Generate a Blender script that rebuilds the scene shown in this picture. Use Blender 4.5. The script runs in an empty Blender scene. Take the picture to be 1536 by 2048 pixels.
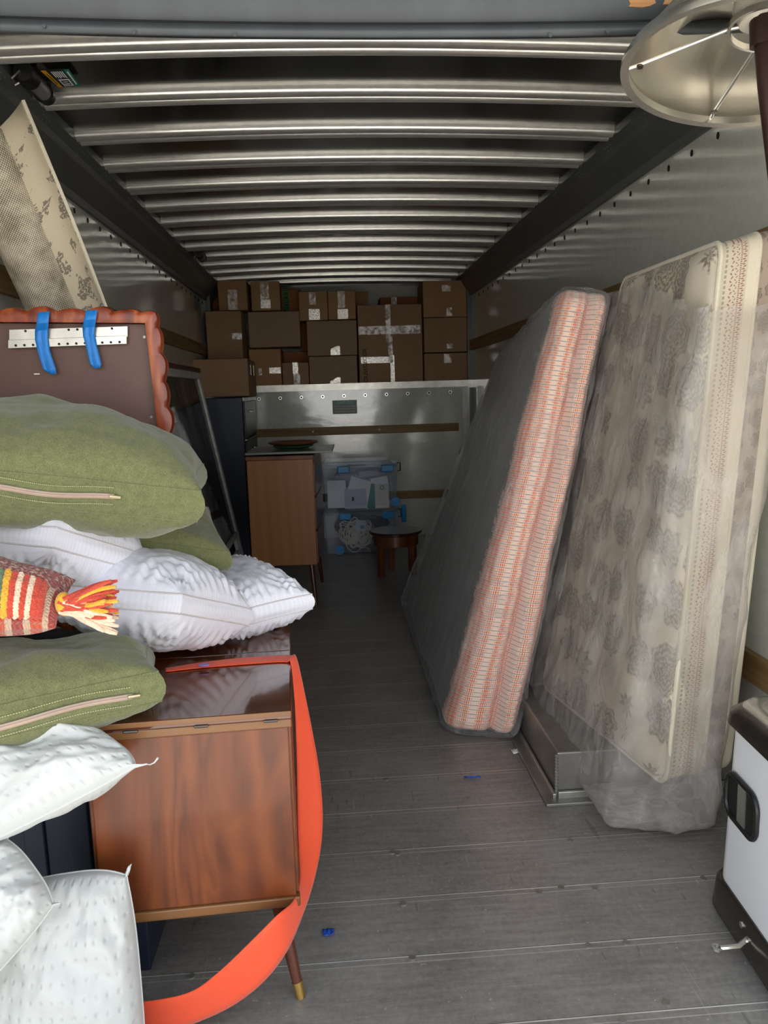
import bpy, bmesh, math, random
from mathutils import Vector, Matrix, noise
random.seed(7)
sc = bpy.context.scene
COL = sc.collection
V = Vector
PI = math.pi
# ------------------------------------------------------------------ camera, sky, exposure
YAW, PITCH, ROLL, FPX = .06515, .15447, -.02921, 1540.0
CAMP = V((0, 0, 1.4))
CR = Matrix.Rotation(-YAW, 3, 'Z') @ Matrix.Rotation(PI/2-PITCH, 3, 'X') @ Matrix.Rotation(ROLL, 3, 'Z')
cd = bpy.data.cameras.new('camera'); cam = bpy.data.objects.new('camera', cd); COL.objects.link(cam)
cd.sensor_fit = 'VERTICAL'; cd.sensor_height = 36; cd.lens = FPX/2048*36; cd.clip_start = .05; cd.clip_end = 200
cam.matrix_world = Matrix.Translation(CAMP) @ CR.to_4x4()
sc.camera = cam
w = bpy.data.worlds.new('overcast_sky'); sc.world = w; w.use_nodes = True
nt = w.node_tree; bg = nt.nodes['Background']
tc = nt.nodes.new('ShaderNodeTexCoord'); sx = nt.nodes.new('ShaderNodeSeparateXYZ'); rp = nt.nodes.new('ShaderNodeValToRGB')
nt.links.new(tc.outputs['Generated'], sx.inputs[0]); nt.links.new(sx.outputs['Z'], rp.inputs[0])
rp.color_ramp.elements[0].position = .02; rp.color_ramp.elements[0].color = (1.0, .99, .97, 1)   # bright hazy horizon, darker overcast zenith
rp.color_ramp.elements[1].position = .45; rp.color_ramp.elements[1].color = (.30, .335, .38, 1)
nt.links.new(rp.outputs[0], bg.inputs[0]); bg.inputs[1].default_value = 2.6
sl = bpy.data.lights.new('hazy_sun', 'SUN'); so = bpy.data.objects.new('hazy_sun', sl); COL.objects.link(so)
sl.energy = 9.0; sl.angle = math.radians(12); sl.color = (1.0, .95, .89)   # lights the drive behind the truck, hardly enters the box
so.rotation_euler = V((-.50, -.12, -.80)).to_track_quat('-Z', 'Y').to_euler()
sc.view_settings.view_transform = 'Standard'; sc.view_settings.look = 'None'
sc.view_settings.exposure = .78; sc.view_settings.gamma = 1; sc.view_settings.use_curve_mapping = False
sc.cycles.max_bounces = 12; sc.cycles.diffuse_bounces = 5; sc.cycles.glossy_bounces = 5
sc.cycles.transmission_bounces = 6; sc.cycles.transparent_max_bounces = 16
sc.cycles.caustics_reflective = False; sc.cycles.caustics_refractive = False
sc.cycles.sample_clamp_indirect = 6

def ray(u, v): return CR @ V(((u-768)/FPX, -(v-1024)/FPX, -1))
def PY(u, v, y): d = ray(u, v); return CAMP + d*(y/d.y)
def PX(u, v, x): d = ray(u, v); return CAMP + d*(x/d.x)
def PZ(u, v, z=0): d = ray(u, v); return CAMP + d*((z-CAMP.z)/d.z)

# ------------------------------------------------------------------ materials
def srgb(r, g, b):
    f = lambda c: (c/255/12.92) if c <= 10.3 else ((c/255+.055)/1.055)**2.4
    return (f(r), f(g), f(b), 1)
class NT:
    def __init__(s, name):
        s.m = bpy.data.materials.new(name); s.m.use_nodes = True; s.t = s.m.node_tree
        s.b = s.t.nodes['Principled BSDF']; s.out = s.t.nodes['Material Output']; s._tc = None
    def n(s, kind, **kw):
        x = s.t.nodes.new('ShaderNode'+kind)
        for k, v in kw.items():
            if k.startswith('i_'):
                x.inputs[int(k[2:])].default_value = v
            else: setattr(x, k, v)
        return x
    def l(s, a, b): s.t.links.new(a, b)
    def co(s, kind='Object', scale=(1, 1, 1), rot=(0, 0, 0), loc=(0, 0, 0)):
        if not s._tc: s._tc = s.n('TexCoord')
        mp = s.n('Mapping'); mp.inputs['Scale'].default_value = scale; mp.inputs['Rotation'].default_value = rot; mp.inputs['Location'].default_value = loc
        s.l(s._tc.outputs[kind], mp.inputs[0]); return mp.outputs[0]
    def noise(s, co, scale, detail=4, rough=.55, dist=0):
        x = s.n('TexNoise'); x.inputs['Scale'].default_value = scale; x.inputs['Detail'].default_value = detail
        x.inputs['Roughness'].default_value = rough; x.inputs['Distortion'].default_value = dist
        s.l(co, x.inputs['Vector']); return x.outputs['Fac']
    def ramp(s, fac, stops, interp='LINEAR'):
        r = s.n('ValToRGB'); cr = r.color_ramp; cr.interpolation = interp
        while len(cr.elements) < len(stops): cr.elements.new(.5)
        for e, (p, c) in zip(cr.elements, stops):
            e.position = p; e.color = c if len(c) == 4 else (*c, 1)
        s.l(fac, r.inputs[0]); return r.outputs[0]
    def math(s, op, a, b=None, c=None, clamp=False):
        x = s.n('Math'); x.operation = op; x.use_clamp = clamp
        for i, q in enumerate((a, b, c)):
            if q is None: continue
            if hasattr(q, 'is_output'): s.l(q, x.inputs[i])
            else: x.inputs[i].default_value = q
        return x.outputs[0]
    def mix(s, fac, a, b, mode='MIX'):
        x = s.n('Mix'); x.data_type = 'RGBA'; x.blend_type = mode
        for sock, q in ((x.inputs[0], fac), (x.inputs[6], a), (x.inputs[7], b)):
            if hasattr(q, 'is_output'): s.l(q, sock)
            else: sock.default_value = q
        return x.outputs[2]
    def xyz(s, co):
        x = s.n('SeparateXYZ'); s.l(co, x.inputs[0]); return x.outputs
    def set(s, color=None, rough=None, metal=None, coat=None, sheen=None, spec=None, alpha=None):
        for k, q in (('Base Color', color), ('Roughness', rough), ('Metallic', metal), ('Coat Weight', coat), ('Sheen Weight', sheen), ('Specular IOR Level', spec), ('Alpha', alpha)):
            if q is None: continue
            if hasattr(q, 'is_output'): s.l(q, s.b.inputs[k])
            else: s.b.inputs[k].default_value = q
        return s
    def bump(s, h, strength=.3, dist=.01, node=None):
        x = s.n('Bump'); x.inputs['Strength'].default_value = strength; x.inputs['Distance'].default_value = dist
        s.l(h, x.inputs['Height']); s.l(x.outputs[0], (node or s.b).inputs['Normal']); return x.outputs[0]

def simple(name, c, rough=.5, metal=0, var=.12, scale=8, bump=0, bscale=60, coat=0, sheen=0):
    t = NT(name); co = t.co()
    f = t.noise(co, scale)
    dk = tuple(x*(1-var) for x in c[:3])+(1,); lt = tuple(min(1, x*(1+var)) for x in c[:3])+(1,)
    t.set(t.ramp(f, [(.3, dk), (.7, lt)]), rough, metal, coat, sheen)
    if bump: t.bump(t.noise(co, bscale, 3), bump, .004)
    return t.m
def wood(name, c1, c2, c3, grain=(18, 18, 1.2), rough=.35, coat=.3, rings=9, dist=5):
    t = NT(name); co = t.co(scale=grain)
    big = t.noise(t.co(scale=(grain[0]*.16, grain[1]*.16, grain[2]*.5)), 1.0, 3, .5, .6)
    wv = t.n('TexWave'); wv.wave_type = 'BANDS'; wv.bands_direction = 'DIAGONAL'
    wv.inputs['Scale'].default_value = .25; wv.inputs['Distortion'].default_value = dist; wv.inputs['Detail'].default_value = 3; wv.inputs['Detail Scale'].default_value = .8
    t.l(co, wv.inputs['Vector'])
    r2 = t.math('PINGPONG', t.math('MULTIPLY', big, rings), 1.0)
    fine = t.noise(t.co(scale=(grain[0]*6, grain[1]*6, grain[2]*2)), 1, 4, .7)
    base = t.ramp(t.math('ADD', t.math('ADD', t.math('MULTIPLY', wv.outputs['Fac'], .26), t.math('MULTIPLY', r2, .40)), t.math('MULTIPLY', fine, .34)), [(.14, c1), (.5, c2), (.86, c3)])
    col = t.mix(t.math('MULTIPLY', fine, .45), base, c1)
    t.set(col, rough, 0, coat); t.b.inputs['Coat Roughness'].default_value = .06
    t.bump(fine, .06, .002)
    return t.m
def fabric(name, c1, c2, scale=700, mott=40, bump=.3, sheen=.3, rough=.9):
    t = NT(name); co = t.co()
    a = t.noise(t.co(scale=(1, 1, 2.2)), scale, 2, .6); b = t.noise(co, mott, 4, .6)
    f = t.math('ADD', t.math('MULTIPLY', a, .8), t.math('MULTIPLY', b, .2))
    t.set(t.ramp(f, [(.38, c1), (.62, c2)]), rough, 0, 0, sheen)
    t.bump(a, bump, .003)
    return t.m
M = {}
def m_wall():
    t = NT('wall_panel'); co = t.co(scale=(1, .6, 2.0))
    h = t.noise(co, 3.0, 3, .5); d = t.noise(t.co(), 30, 3)
    t.set(t.ramp(d, [(.3, srgb(212, 213, 202)), (.7, srgb(222, 223, 213))]), .11, 0, 0, None, .75); t.b.inputs['Coat Weight'].default_value = .5; t.b.inputs['Coat Roughness'].default_value = .06
    t.bump(t.math('ADD', h, t.math('MULTIPLY', d, .02)), .16, .02); return t.m
M['wall'] = m_wall()
def m_floor():
    t = NT('aluminium_planks'); co = t.co()
    st = t.noise(t.co(scale=(3, 26, 1)), 2.2, 6, .7); bl = t.noise(co, 2.5, 5, .6); sp = t.noise(t.co(scale=(1, .8, 1)), 70, 3, .7)
    f = t.math('ADD', t.math('MULTIPLY', st, .35), t.math('ADD', t.math('MULTIPLY', bl, .4), t.math('MULTIPLY', sp, .25)))
    c = t.ramp(f, [(.34, srgb(124, 121, 117)), (.52, srgb(160, 156, 151)), (.70, srgb(184, 180, 174))])
    # scratches
    s1 = t.noise(t.co(scale=(2.0, 60, 1), rot=(0, 0, .5)), 1.5, 2, .6)
    s2 = t.noise(t.co(scale=(70, 2.0, 1), rot=(0, 0, -.2)), 1.5, 2, .6)
    sm = t.math('ADD', t.math('GREATER_THAN', s1, .71), t.math('GREATER_THAN', s2, .72), clamp=True)
    c = t.mix(t.math('MULTIPLY', sm, .35), c, srgb(196, 194, 188))
    dk = t.math('GREATER_THAN', t.noise(t.co(scale=(30, 4, 1)), 1.0, 3, .6), .68)
    c = t.mix(t.math('MULTIPLY', dk, .3), c, srgb(62, 60, 58))
    speck = t.math('GREATER_THAN', t.noise(co, 95, 1, .4), .76)
    c = t.mix(t.math('MULTIPLY', speck, .6), c, srgb(205, 203, 198))
    x = t.xyz(co)
    ph = t.math('FRACT', t.math('DIVIDE', t.math('ADD', x[1], 3.9757), .2285))
    l1 = t.math('LESS_THAN', ph, .016); l2 = t.math('COMPARE', ph, .92, .006); lk = t.math('COMPARE', ph, .020, .004)
    c = t.mix(t.math('MULTIPLY', lk, .7), c, srgb(50, 49, 47))
    br = t.math('ADD', t.math('MULTIPLY', l1, 1.0), t.math('MULTIPLY', l2, .5))
    br = t.math('MULTIPLY', br, t.ramp(t.noise(co, 4, 3), [(.3, (.45, .45, .45)), (.6, (1, 1, 1))]))
    c = t.mix(br, c, srgb(236, 234, 228))
    t.set(c, t.ramp(bl, [(.3, (.32, .32, .32)), (.7, (.46, .46, .46))]), .3)
    t.bump(t.math('ADD', t.math('MULTIPLY', st, .5), t.math('MULTIPLY', l1, 2)), .12, .003); return t.m
M['floor'] = m_floor()
def m_roof():
    t = NT('roof_sheet'); co = t.co(scale=(2, .7, 1)); h = t.noise(co, 1.6, 3)
    sc_ = t.math('GREATER_THAN', t.noise(t.co(scale=(6, 14, 1)), 1.4, 5, .65), .71)
    c = t.mix(t.math('MULTIPLY', sc_, .25), srgb(118, 116, 110), srgb(170, 168, 164))
    t.set(c, .16, .95); t.bump(h, .05, .02); return t.m
M['roof'] = m_roof()
def m_rib():
    t = NT('rib_aluminium'); f = t.noise(t.co(scale=(14, 60, 60)), 1.3, 5, .65)
    t.set(t.ramp(f, [(.3, srgb(226, 223, 216)), (.6, srgb(248, 246, 240))]), .30, .75); return t.m
M['rib'] = m_rib()
M['slot'] = simple('rib_slot', srgb(16, 16, 15), .8)
M['cove'] = simple('charcoal_cove', srgb(94, 96, 93), .42, .25, .1, 5)
def m_door():
    t = NT('grey_door_paint'); co = t.co()
    s = t.math('GREATER_THAN', t.noise(t.co(scale=(9, 1, 3), rot=(0, .5, 0)), 2.2, 5, .7), .70)
    d = t.noise(t.co(scale=(5, 1, 1.5)), 2, 4)
    c = t.ramp(d, [(.3, srgb(50, 54, 57)), (.7, srgb(62, 67, 70))])
    t.set(t.mix(t.math('MULTIPLY', s, .2), c, srgb(96, 100, 100)), .45); return t.m
M['door'] = m_door()
M['alu'] = simple('bare_aluminium', srgb(188, 186, 178), .32, .75, .18, 12, .1, 40)
M['alu_dull'] = simple('dull_aluminium', srgb(150, 147, 140), .38, .6, .25, 7, .1, 40)
M['steel'] = simple('brushed_steel', srgb(205, 203, 196), .22, .9)
M['dark_steel'] = simple('dark_steel', srgb(92, 86, 80), .25, .8, .1)
M['slat'] = wood('pine_slat', srgb(122, 94, 58), srgb(150, 120, 78), srgb(168, 138, 94), (3, 3, 30), .6, 0)
M['slat_y'] = wood('pine_slat_long', srgb(122, 94, 58), srgb(150, 120, 78), srgb(168, 138, 94), (30, 2, 30), .6, 0)
M['slat_x'] = wood('pine_slat_cross', srgb(122, 94, 58), srgb(150, 120, 78), srgb(168, 138, 94), (2, 30, 30), .6, 0)
M['concrete'] = simple('driveway', srgb(186, 183, 176), .9, 0, .10, 3)
M['black'] = simple('black_plastic', srgb(26, 26, 27), .4)
M['hole'] = simple('hole_black', srgb(12, 12, 12), .7)
M['white'] = simple('white_enamel', srgb(238, 242, 248), .28, 0, .02, 5, 0, 60, .3)
M['navy'] = simple('navy_metal', srgb(36, 44, 62), .38, .1, .1)
M['walnut'] = wood('walnut_veneer', srgb(84, 40, 18), srgb(112, 56, 24), srgb(130, 70, 32), (34, 34, 2.0), .36, .15, 17, 4)
M['walnut_top'] = wood('walnut_gloss_top', srgb(74, 36, 18), srgb(98, 50, 25), srgb(112, 60, 31), (2, 22, 22), .12, 1.0, 8, 3)
M['walnut_edge'] = wood('walnut_edge', srgb(92, 58, 30), srgb(122, 82, 46), srgb(138, 96, 56), (2, 18, 18), .4, .1)
M['leg'] = wood('dark_leg', srgb(58, 26, 14), srgb(82, 38, 22), srgb(96, 48, 28), (20, 20, 3), .3, .3)
M['brass'] = simple('brass', srgb(196, 160, 92), .25, .9)
M['teak'] = wood('teak_veneer', srgb(118, 72, 36), srgb(144, 92, 46), srgb(156, 102, 54), (40, 40, 1.0), .4, .15, 2, 2)
M['stool'] = wood('stool_wood', srgb(74, 38, 18), srgb(112, 62, 30), srgb(132, 78, 40), (12, 12, 2), .35, .3)
M['stool_top'] = wood('stool_top_wood', srgb(40, 24, 16), srgb(60, 36, 24), srgb(72, 46, 32), (10, 2, 10), .3, .4)
M['redwood'] = wood('red_cedar', srgb(84, 28, 12), srgb(142, 58, 24), srgb(196, 110, 56), (34, 34, 3), .38, .1, 12, 6)
M['backboard'] = simple('brown_hardboard', srgb(94, 66, 58), .5, 0, .14, 5)
M['blue_tape'] = simple('blue_tape', srgb(30, 124, 206), .5, 0, .08, 30, .3, 60)
M['green'] = fabric('green_chenille', srgb(74, 80, 46), srgb(124, 126, 84), 600, 60)
M['green_thread'] = simple('pale_green_thread', srgb(164, 170, 124), .8)
M['zip'] = simple('taupe_zip', srgb(168, 146, 132), .6)
M['zip_pull'] = simple('zip_pull', srgb(200, 186, 150), .35, .8)
def m_silk():
    t = NT('white_satin'); co = t.co()
    x = t.xyz(t.co('UV'))
    st = t.math('SINE', t.math('MULTIPLY', x[0], 500))
    c = t.mix(t.math('MULTIPLY', t.math('ADD', t.math('MULTIPLY', st, .5), .5), .35), srgb(232, 232, 242), srgb(214, 214, 230))
    t.set(c, .42, 0, 0, .25); t.bump(t.noise(co, 26, 4, .6), .25, .012); return t.m
M['silk'] = m_silk()
M['piping'] = simple('tan_piping', srgb(200, 194, 196), .6)
def m_dimple():
    t = NT('white_jacquard'); co = t.co('UV')
    x = t.xyz(co)
    a = t.math('SINE', t.math('MULTIPLY', x[0], 2*PI/.021)); b = t.math('SINE', t.math('MULTIPLY', x[1], 2*PI/.034))
    d = t.math('POWER', t.math('MULTIPLY', t.math('ADD', a, 1), .5), 4); e = t.math('POWER', t.math('MULTIPLY', t.math('ADD', b, 1), .5), 5)
    dm = t.math('MULTIPLY', d, e)
    h = t.math('SUBTRACT', t.math('MULTIPLY', t.noise(t.co(), 60, 3), .4), dm)
    c = t.mix(t.math('MULTIPLY', dm, .10), srgb(192, 195, 194), srgb(150, 154, 154))
    t.set(c, .75, 0, 0, .2); t.bump(h, .45, .005); return t.m
M['dimple'] = m_dimple()
def m_knit():
    t = NT('striped_knit'); x = t.xyz(t.co('UV'))
    u, v = x[0], x[1]   # u along, v 0..1 up
    n = t.noise(t.co(), 80, 3, .6)
    ju = t.math('ADD', u, t.math('MULTIPLY', t.math('SUBTRACT', n, .5), .02))
    red, org, yel, grn, crm = srgb(168, 52, 40), srgb(206, 84, 48), srgb(222, 164, 40), srgb(86, 110, 84), srgb(214, 178, 150)
    st = t.ramp(ju, [(0, red), (.30, crm), (.36, red), (.42, yel), (.50, grn), (.58, yel), (.655, org), (.71, crm), (.75, red), (.81, crm), (.85, org), (.92, crm), (.95, red)], 'CONSTANT')
    tw = t.ramp(t.noise(t.co(scale=(1, 1, .4)), 160, 2, .5), [(.42, srgb(160, 62, 58)), (.55, srgb(214, 170, 152)), (.7, srgb(232, 208, 190))], 'CONSTANT')
    top = t.math('GREATER_THAN', t.math('ADD', v, t.math('MULTIPLY', t.math('SUBTRACT', n, .5), .06)), .57)
    c = t.mix(top, st, tw)
    t.set(c, .95, 0, 0, .4)
    row = t.math('SINE', t.math('MULTIPLY', v, 130)); cl = t.math('SINE', t.math('ADD', t.math('MULTIPLY', u, 200), t.math('MULTIPLY', row, 1.4)))
    t.bump(t.math('ADD', cl, t.math('MULTIPLY', row, .7)), .7, .006); return t.m
M['knit'] = m_knit()
M['y_red'] = fabric('yarn_red', srgb(168, 50, 34), srgb(206, 80, 56), 300, 60)
M['y_yel'] = fabric('yarn_yellow', srgb(206, 146, 30), srgb(232, 178, 60), 300, 60)
M['y_crm'] = fabric('yarn_cream', srgb(214, 178, 150), srgb(240, 214, 190), 300, 60)
def m_strap():
    t = NT('orange_webbing'); x = t.xyz(t.co('UV'))
    s = t.math('SINE', t.math('MULTIPLY', x[0], 2200))
    t.set(t.mix(t.math('MULTIPLY', t.math('ADD', s, 1), .12), srgb(240, 84, 44), srgb(214, 66, 34)), .7, 0, 0, .2)
    t.bump(s, .2, .001); return t.m
M['strap'] = m_strap()
def m_card(name, c, c2):
    t = NT(name); f = t.noise(t.co(scale=(60, 2, 2)), 2, 3); g = t.noise(t.co(), 4, 3)
    t.set(t.mix(t.math('MULTIPLY', f, .4), t.ramp(g, [(.3, c), (.7, c2)]), c), .75); return t.m
M['card'] = m_card('cardboard', srgb(160, 126, 94), srgb(170, 136, 104))
M['card_tan'] = m_card('cardboard_tan', srgb(174, 134, 92), srgb(184, 145, 102))
M['card_grey'] = m_card('cardboard_greyish', srgb(160, 132, 104), srgb(168, 140, 112))
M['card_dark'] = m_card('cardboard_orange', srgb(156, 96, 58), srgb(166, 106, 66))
def m_tape():
    t = NT('clear_packing_tape'); tr = t.n('BsdfTransparent'); gl = t.n('BsdfGlossy'); gl.inputs['Roughness'].default_value = .12
    n = t.noise(t.co(), 90, 4, .6); t.bump(n, .5, .006, gl)
    mx = t.n('MixShader'); t.l(t.ramp(t.noise(t.co(), 30, 3), [(.38, (.06, .06, .06)), (.68, (.38, .38, .38))]), mx.inputs[0])
    t.l(tr.outputs[0], mx.inputs[1]); t.l(gl.outputs[0], mx.inputs[2]); t.l(mx.outputs[0], t.out.inputs[0]); return t.m
M['tape'] = m_tape()
M['tape_silver'] = simple('crinkled_tape', srgb(214, 210, 202), .2, .5, .4, 60, .6, 90)
M['green_print'] = simple('green_print', srgb(24, 78, 40), .7)
M['ink'] = simple('marker_ink', srgb(30, 18, 16), .8)
M['pale_green_ink'] = simple('pale_green_ink', srgb(80, 140, 88), .7)
def m_clear(name, col, fac, rough, wr, haze=(.9, .9, .9, 1), wscale=14, wst=.5):
    t = NT(name); tr = t.n('BsdfTransparent'); tr.inputs[0].default_value = col
    t.set(haze, rough, 0, 0, None, .8)
    co = t.co(scale=(1, 1, .55)); n = t.noise(co, wscale, 5, .6, 1.2)
    t.bump(n, wst, .03)
    f = t.ramp(t.noise(co, wr, 4, .6, .8), [(.35, (fac[0],)*3), (.7, (fac[1],)*3)])
    lw = t.n('LayerWeight'); lw.inputs[0].default_value = .25
    f2 = t.math('ADD', f, t.math('MULTIPLY', lw.outputs['Fresnel'], .35), clamp=True)
    mx = t.n('MixShader'); t.l(f2, mx.inputs[0]); t.l(tr.outputs[0], mx.inputs[1]); t.l(t.b.outputs[0], mx.inputs[2]); t.l(mx.outputs[0], t.out.inputs[0])
    return t.m
M['bag'] = m_clear('milky_plastic', (.90, .88, .86, 1), (.16, .40), .14, 7, (.74, .71, .68, 1))
M['bag_clear'] = m_clear('crinkled_plastic', (.97, .97, .97, 1), (.08, .28), .15, 12, (.95, .93, .92, 1), 34, 1.0)
M['bin'] = m_clear('clear_bin_plastic', (.94, .96, .99, 1), (.10, .20), .12, 5, (.66, .72, .84, 1), 6, .1)
M['glass'] = m_clear('glass_painted_reflections', (.50, .53, .53, 1), (.10, .55), .05, 5, (.16, .17, .18, 1), 2, .03)  # dark grey haze patches painted into the pane, standing for reflections
M['bin_blue'] = simple('bin_blue', srgb(10, 132, 200), .35)
M['paper'] = simple('white_paper', srgb(242, 243, 247), .8, 0, .03)
M['paper_grey'] = simple('printed_paper', srgb(196, 200, 216), .8, 0, .06, 30)
M['paper_cream'] = simple('cream_card', srgb(222, 216, 206), .8, 0, .03)
M['teal'] = simple('teal_card', srgb(44, 140, 128), .7)
M['rope'] = fabric('cotton_rope', srgb(204, 198, 180), srgb(232, 226, 210), 400, 40)
M['darkcloth'] = fabric('dark_blue_cloth', srgb(46, 52, 74), srgb(66, 72, 96), 200, 20)
def m_ikat():
    t = NT('orange_ticking'); x = t.xyz(t.co('UV')); u, v = x[0], x[1]
    n = t.noise(t.co(), 60, 2)
    vv = t.math('ADD', v, t.math('MULTIPLY', n, .0015))
    ph = t.math('FRACT', t.math('DIVIDE', vv, .019))
    line = t.math('LESS_THAN', ph, .13)
    tick = t.math('SINE', t.math('MULTIPLY', u, 2*PI/.0075))
    colm = t.math('ADD', t.math('MULTIPLY', t.math('SINE', t.math('MULTIPLY', u, 2*PI/.052)), .55), t.math('MULTIPLY', t.math('SINE', t.math('MULTIPLY', u, 2*PI/.117)), .45))
    f = t.math('ADD', t.math('MULTIPLY', tick, .42), t.math('MULTIPLY', colm, .65))
    edge = t.math('MULTIPLY', t.math('ABSOLUTE', t.math('SUBTRACT', ph, .56)), 1.5)
    f = t.math('ADD', t.math('SUBTRACT', f, edge), .35)
    c = t.ramp(f, [(.08, srgb(244, 218, 202)), (.40, srgb(238, 160, 124)), (.78, srgb(222, 92, 48))])
    c = t.mix(t.math('MULTIPLY', line, .75), c, srgb(110, 66, 56))
    t.set(c, .8, 0, 0, .15); t.bump(t.math('MULTIPLY', line, -1), .3, .003); return t.m
M['ikat'] = m_ikat()
M['grey_cloth'] = fabric('charcoal_ticking', srgb(72, 66, 60), srgb(96, 90, 82), 300, 30)
def damask_col(t, co, sx_):
    vo = t.n('TexVoronoi'); vo.inputs['Scale'].default_value = sx_; vo.inputs['Randomness'].default_value = .5
    t.l(co, vo.inputs['Vector'])
    sb = t.n('VectorMath'); sb.operation = 'SUBTRACT'; t.l(co, sb.inputs[0]); t.l(vo.outputs['Position'], sb.inputs[1])
    q = t.xyz(sb.outputs[0]); th = t.math('ARCTAN2', q[1], q[0]); r = vo.outputs['Distance']
    n = t.noise(co, sx_*5, 4, .7); n2 = t.noise(co, sx_*14, 3, .65)
    pet = t.math('SINE', t.math('MULTIPLY', th, 8))
    d = t.math('ADD', t.math('ADD', r, t.math('MULTIPLY', pet, .035)), t.math('MULTIPLY', t.math('SUBTRACT', n, .5), .30))
    blob = t.ramp(d, [(.45, (1, 1, 1)), (.51, (0, 0, 0))])
    rg = t.math('SINE', t.math('ADD', t.math('MULTIPLY', r, 58), t.math('MULTIPLY', pet, 1.6)))
    lace = t.math('GREATER_THAN', t.math('ADD', t.math('MULTIPLY', rg, .09), n2), .50)
    return t.math('MULTIPLY', blob, t.math('ADD', t.math('MULTIPLY', lace, .5), .42))
def m_damask():
    t = NT('cream_damask'); co = t.co('UV'); k = damask_col(t, co, 5.6)
    t.set(t.mix(k, srgb(212, 202, 182), srgb(128, 116, 102)), .85, 0, 0, .15); t.bump(k, .15, .003); return t.m
M['damask'] = m_damask()
def m_band():
    t = NT('stitched_border'); co = t.co('UV'); x = t.xyz(co); u, v = x[0], x[1]   # u 0..1 across the thickness, v metres
    crm, crm2, red, tau = srgb(224, 214, 192), srgb(210, 198, 176), srgb(146, 82, 70), srgb(170, 152, 136)
    c = t.ramp(u, [(0, crm), (.10, crm2), (.42, crm), (.56, tau), (.80, crm)], 'CONSTANT')
    def stitch(pos, wd, per, col, c, zig):
        z = t.math('MULTIPLY', t.math('SINE', t.math('MULTIPLY', v, 2*PI/per)), zig)
        ln = t.math('COMPARE', t.math('SUBTRACT', u, z), pos, wd)
        dash = t.math('GREATER_THAN', t.math('SINE', t.math('MULTIPLY', v, 2*PI/(per*.5))), -.3)
        return t.mix(t.math('MULTIPLY', t.math('MULTIPLY', ln, dash), .8), c, col)
    c = stitch(.16, .014, .03, srgb(150, 138, 128), c, .0)
    c = stitch(.235, .010, .022, red, c, .012)
    c = stitch(.29, .008, .016, red, c, .014)
    c = stitch(.335, .010, .012, red, c, .0)
    c = stitch(.375, .016, .014, red, c, .012)
    k = damask_col(t, t.co('UV', (.3, 1, 1)), 14)
    inb = t.math('COMPARE', u, .68, .12)
    c = t.mix(t.math('MULTIPLY', inb, t.math('MULTIPLY', k, .9)), c, srgb(112, 96, 84))
    t.set(c, .85, 0, 0, .15); t.bump(c, .2, .003); return t.m
M['band'] = m_band()
M['cream'] = fabric('cream_cloth', srgb(210, 200, 178), srgb(226, 217, 196), 400, 30)
def m_rugback():
    t = NT('rug_backing'); x = t.xyz(t.co('UV'))
    a = t.math('SINE', t.math('MULTIPLY', x[0], 2*PI/.0085)); b = t.math('SINE', t.math('MULTIPLY', x[1], 2*PI/.0085))
    n = t.noise(t.co('UV'), 14, 4, .6)
    wv = t.math('MULTIPLY', a, b)
    f = t.math('ADD', t.math('MULTIPLY', wv, .32), n)
    t.set(t.ramp(f, [(.25, srgb(108, 98, 84)), (.5, srgb(176, 166, 146)), (.75, srgb(214, 205, 184))]), .95); t.bump(wv, .4, .002); return t.m
M['rugback'] = m_rugback()
def m_rugpile():
    t = NT('rug_pile'); co = t.co('UV')
    d = t.noise(co, 11, 3, .6, .6)
    k = t.math('GREATER_THAN', t.math('ADD', d, t.math('MULTIPLY', t.math('SUBTRACT', t.noise(co, 60, 3, .7),   .5), .25)), .535); e = t.math('GREATER_THAN', t.noise(co, 150, 2), .44)
    t.set(t.mix(t.math('MULTIPLY', t.math('MULTIPLY', k, e), .75), srgb(200, 188, 164), srgb(86, 80, 76)), .95); t.bump(t.noise(co, 200, 2), .3, .002); return t.m
M['rugpile'] = m_rugpile()
M['shade'] = simple('silvered_shade', srgb(206, 198, 182), .2, .85, .06, 3)
M['frost'] = simple('frosted_bulb', srgb(214, 206, 190), .35)
M['rustpole'] = simple('brown_pole', srgb(48, 27, 21), .45, .2)
M['chip'] = wood('bare_chipped_wood', srgb(150, 100, 58), srgb(190, 140, 92), srgb(206, 160, 112), (4, 30, 60), .8, 0)
M['boardgrey'] = simple('grey_green_board', srgb(120, 130, 126), .3)
M['copper'] = simple('copper_tray', srgb(150, 92, 66), .3, .6)
M['greendisc'] = simple('green_disc', srgb(44, 96, 58), .4)
M['frame_grey'] = simple('weathered_white_frame', srgb(222, 222, 216), .5, 0, .2, 20)
M['orange_stk'] = simple('amber_sticker', srgb(226, 160, 24), .5)
M['teal_stk'] = simple('teal_sticker', srgb(22, 124, 110), .5)
M['sign_grey'] = simple('sign_grey', srgb(110, 108, 104), .4)
M['sign_teal'] = simple('sign_teal', srgb(70, 138, 128), .4)
M['blue_scrap'] = simple('blue_scrap', srgb(36, 86, 190), .5)
M['lav'] = simple('lavender_tag', srgb(150, 130, 190), .5)
M['lens'] = simple('lamp_lens', srgb(120, 120, 118), .3)

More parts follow.
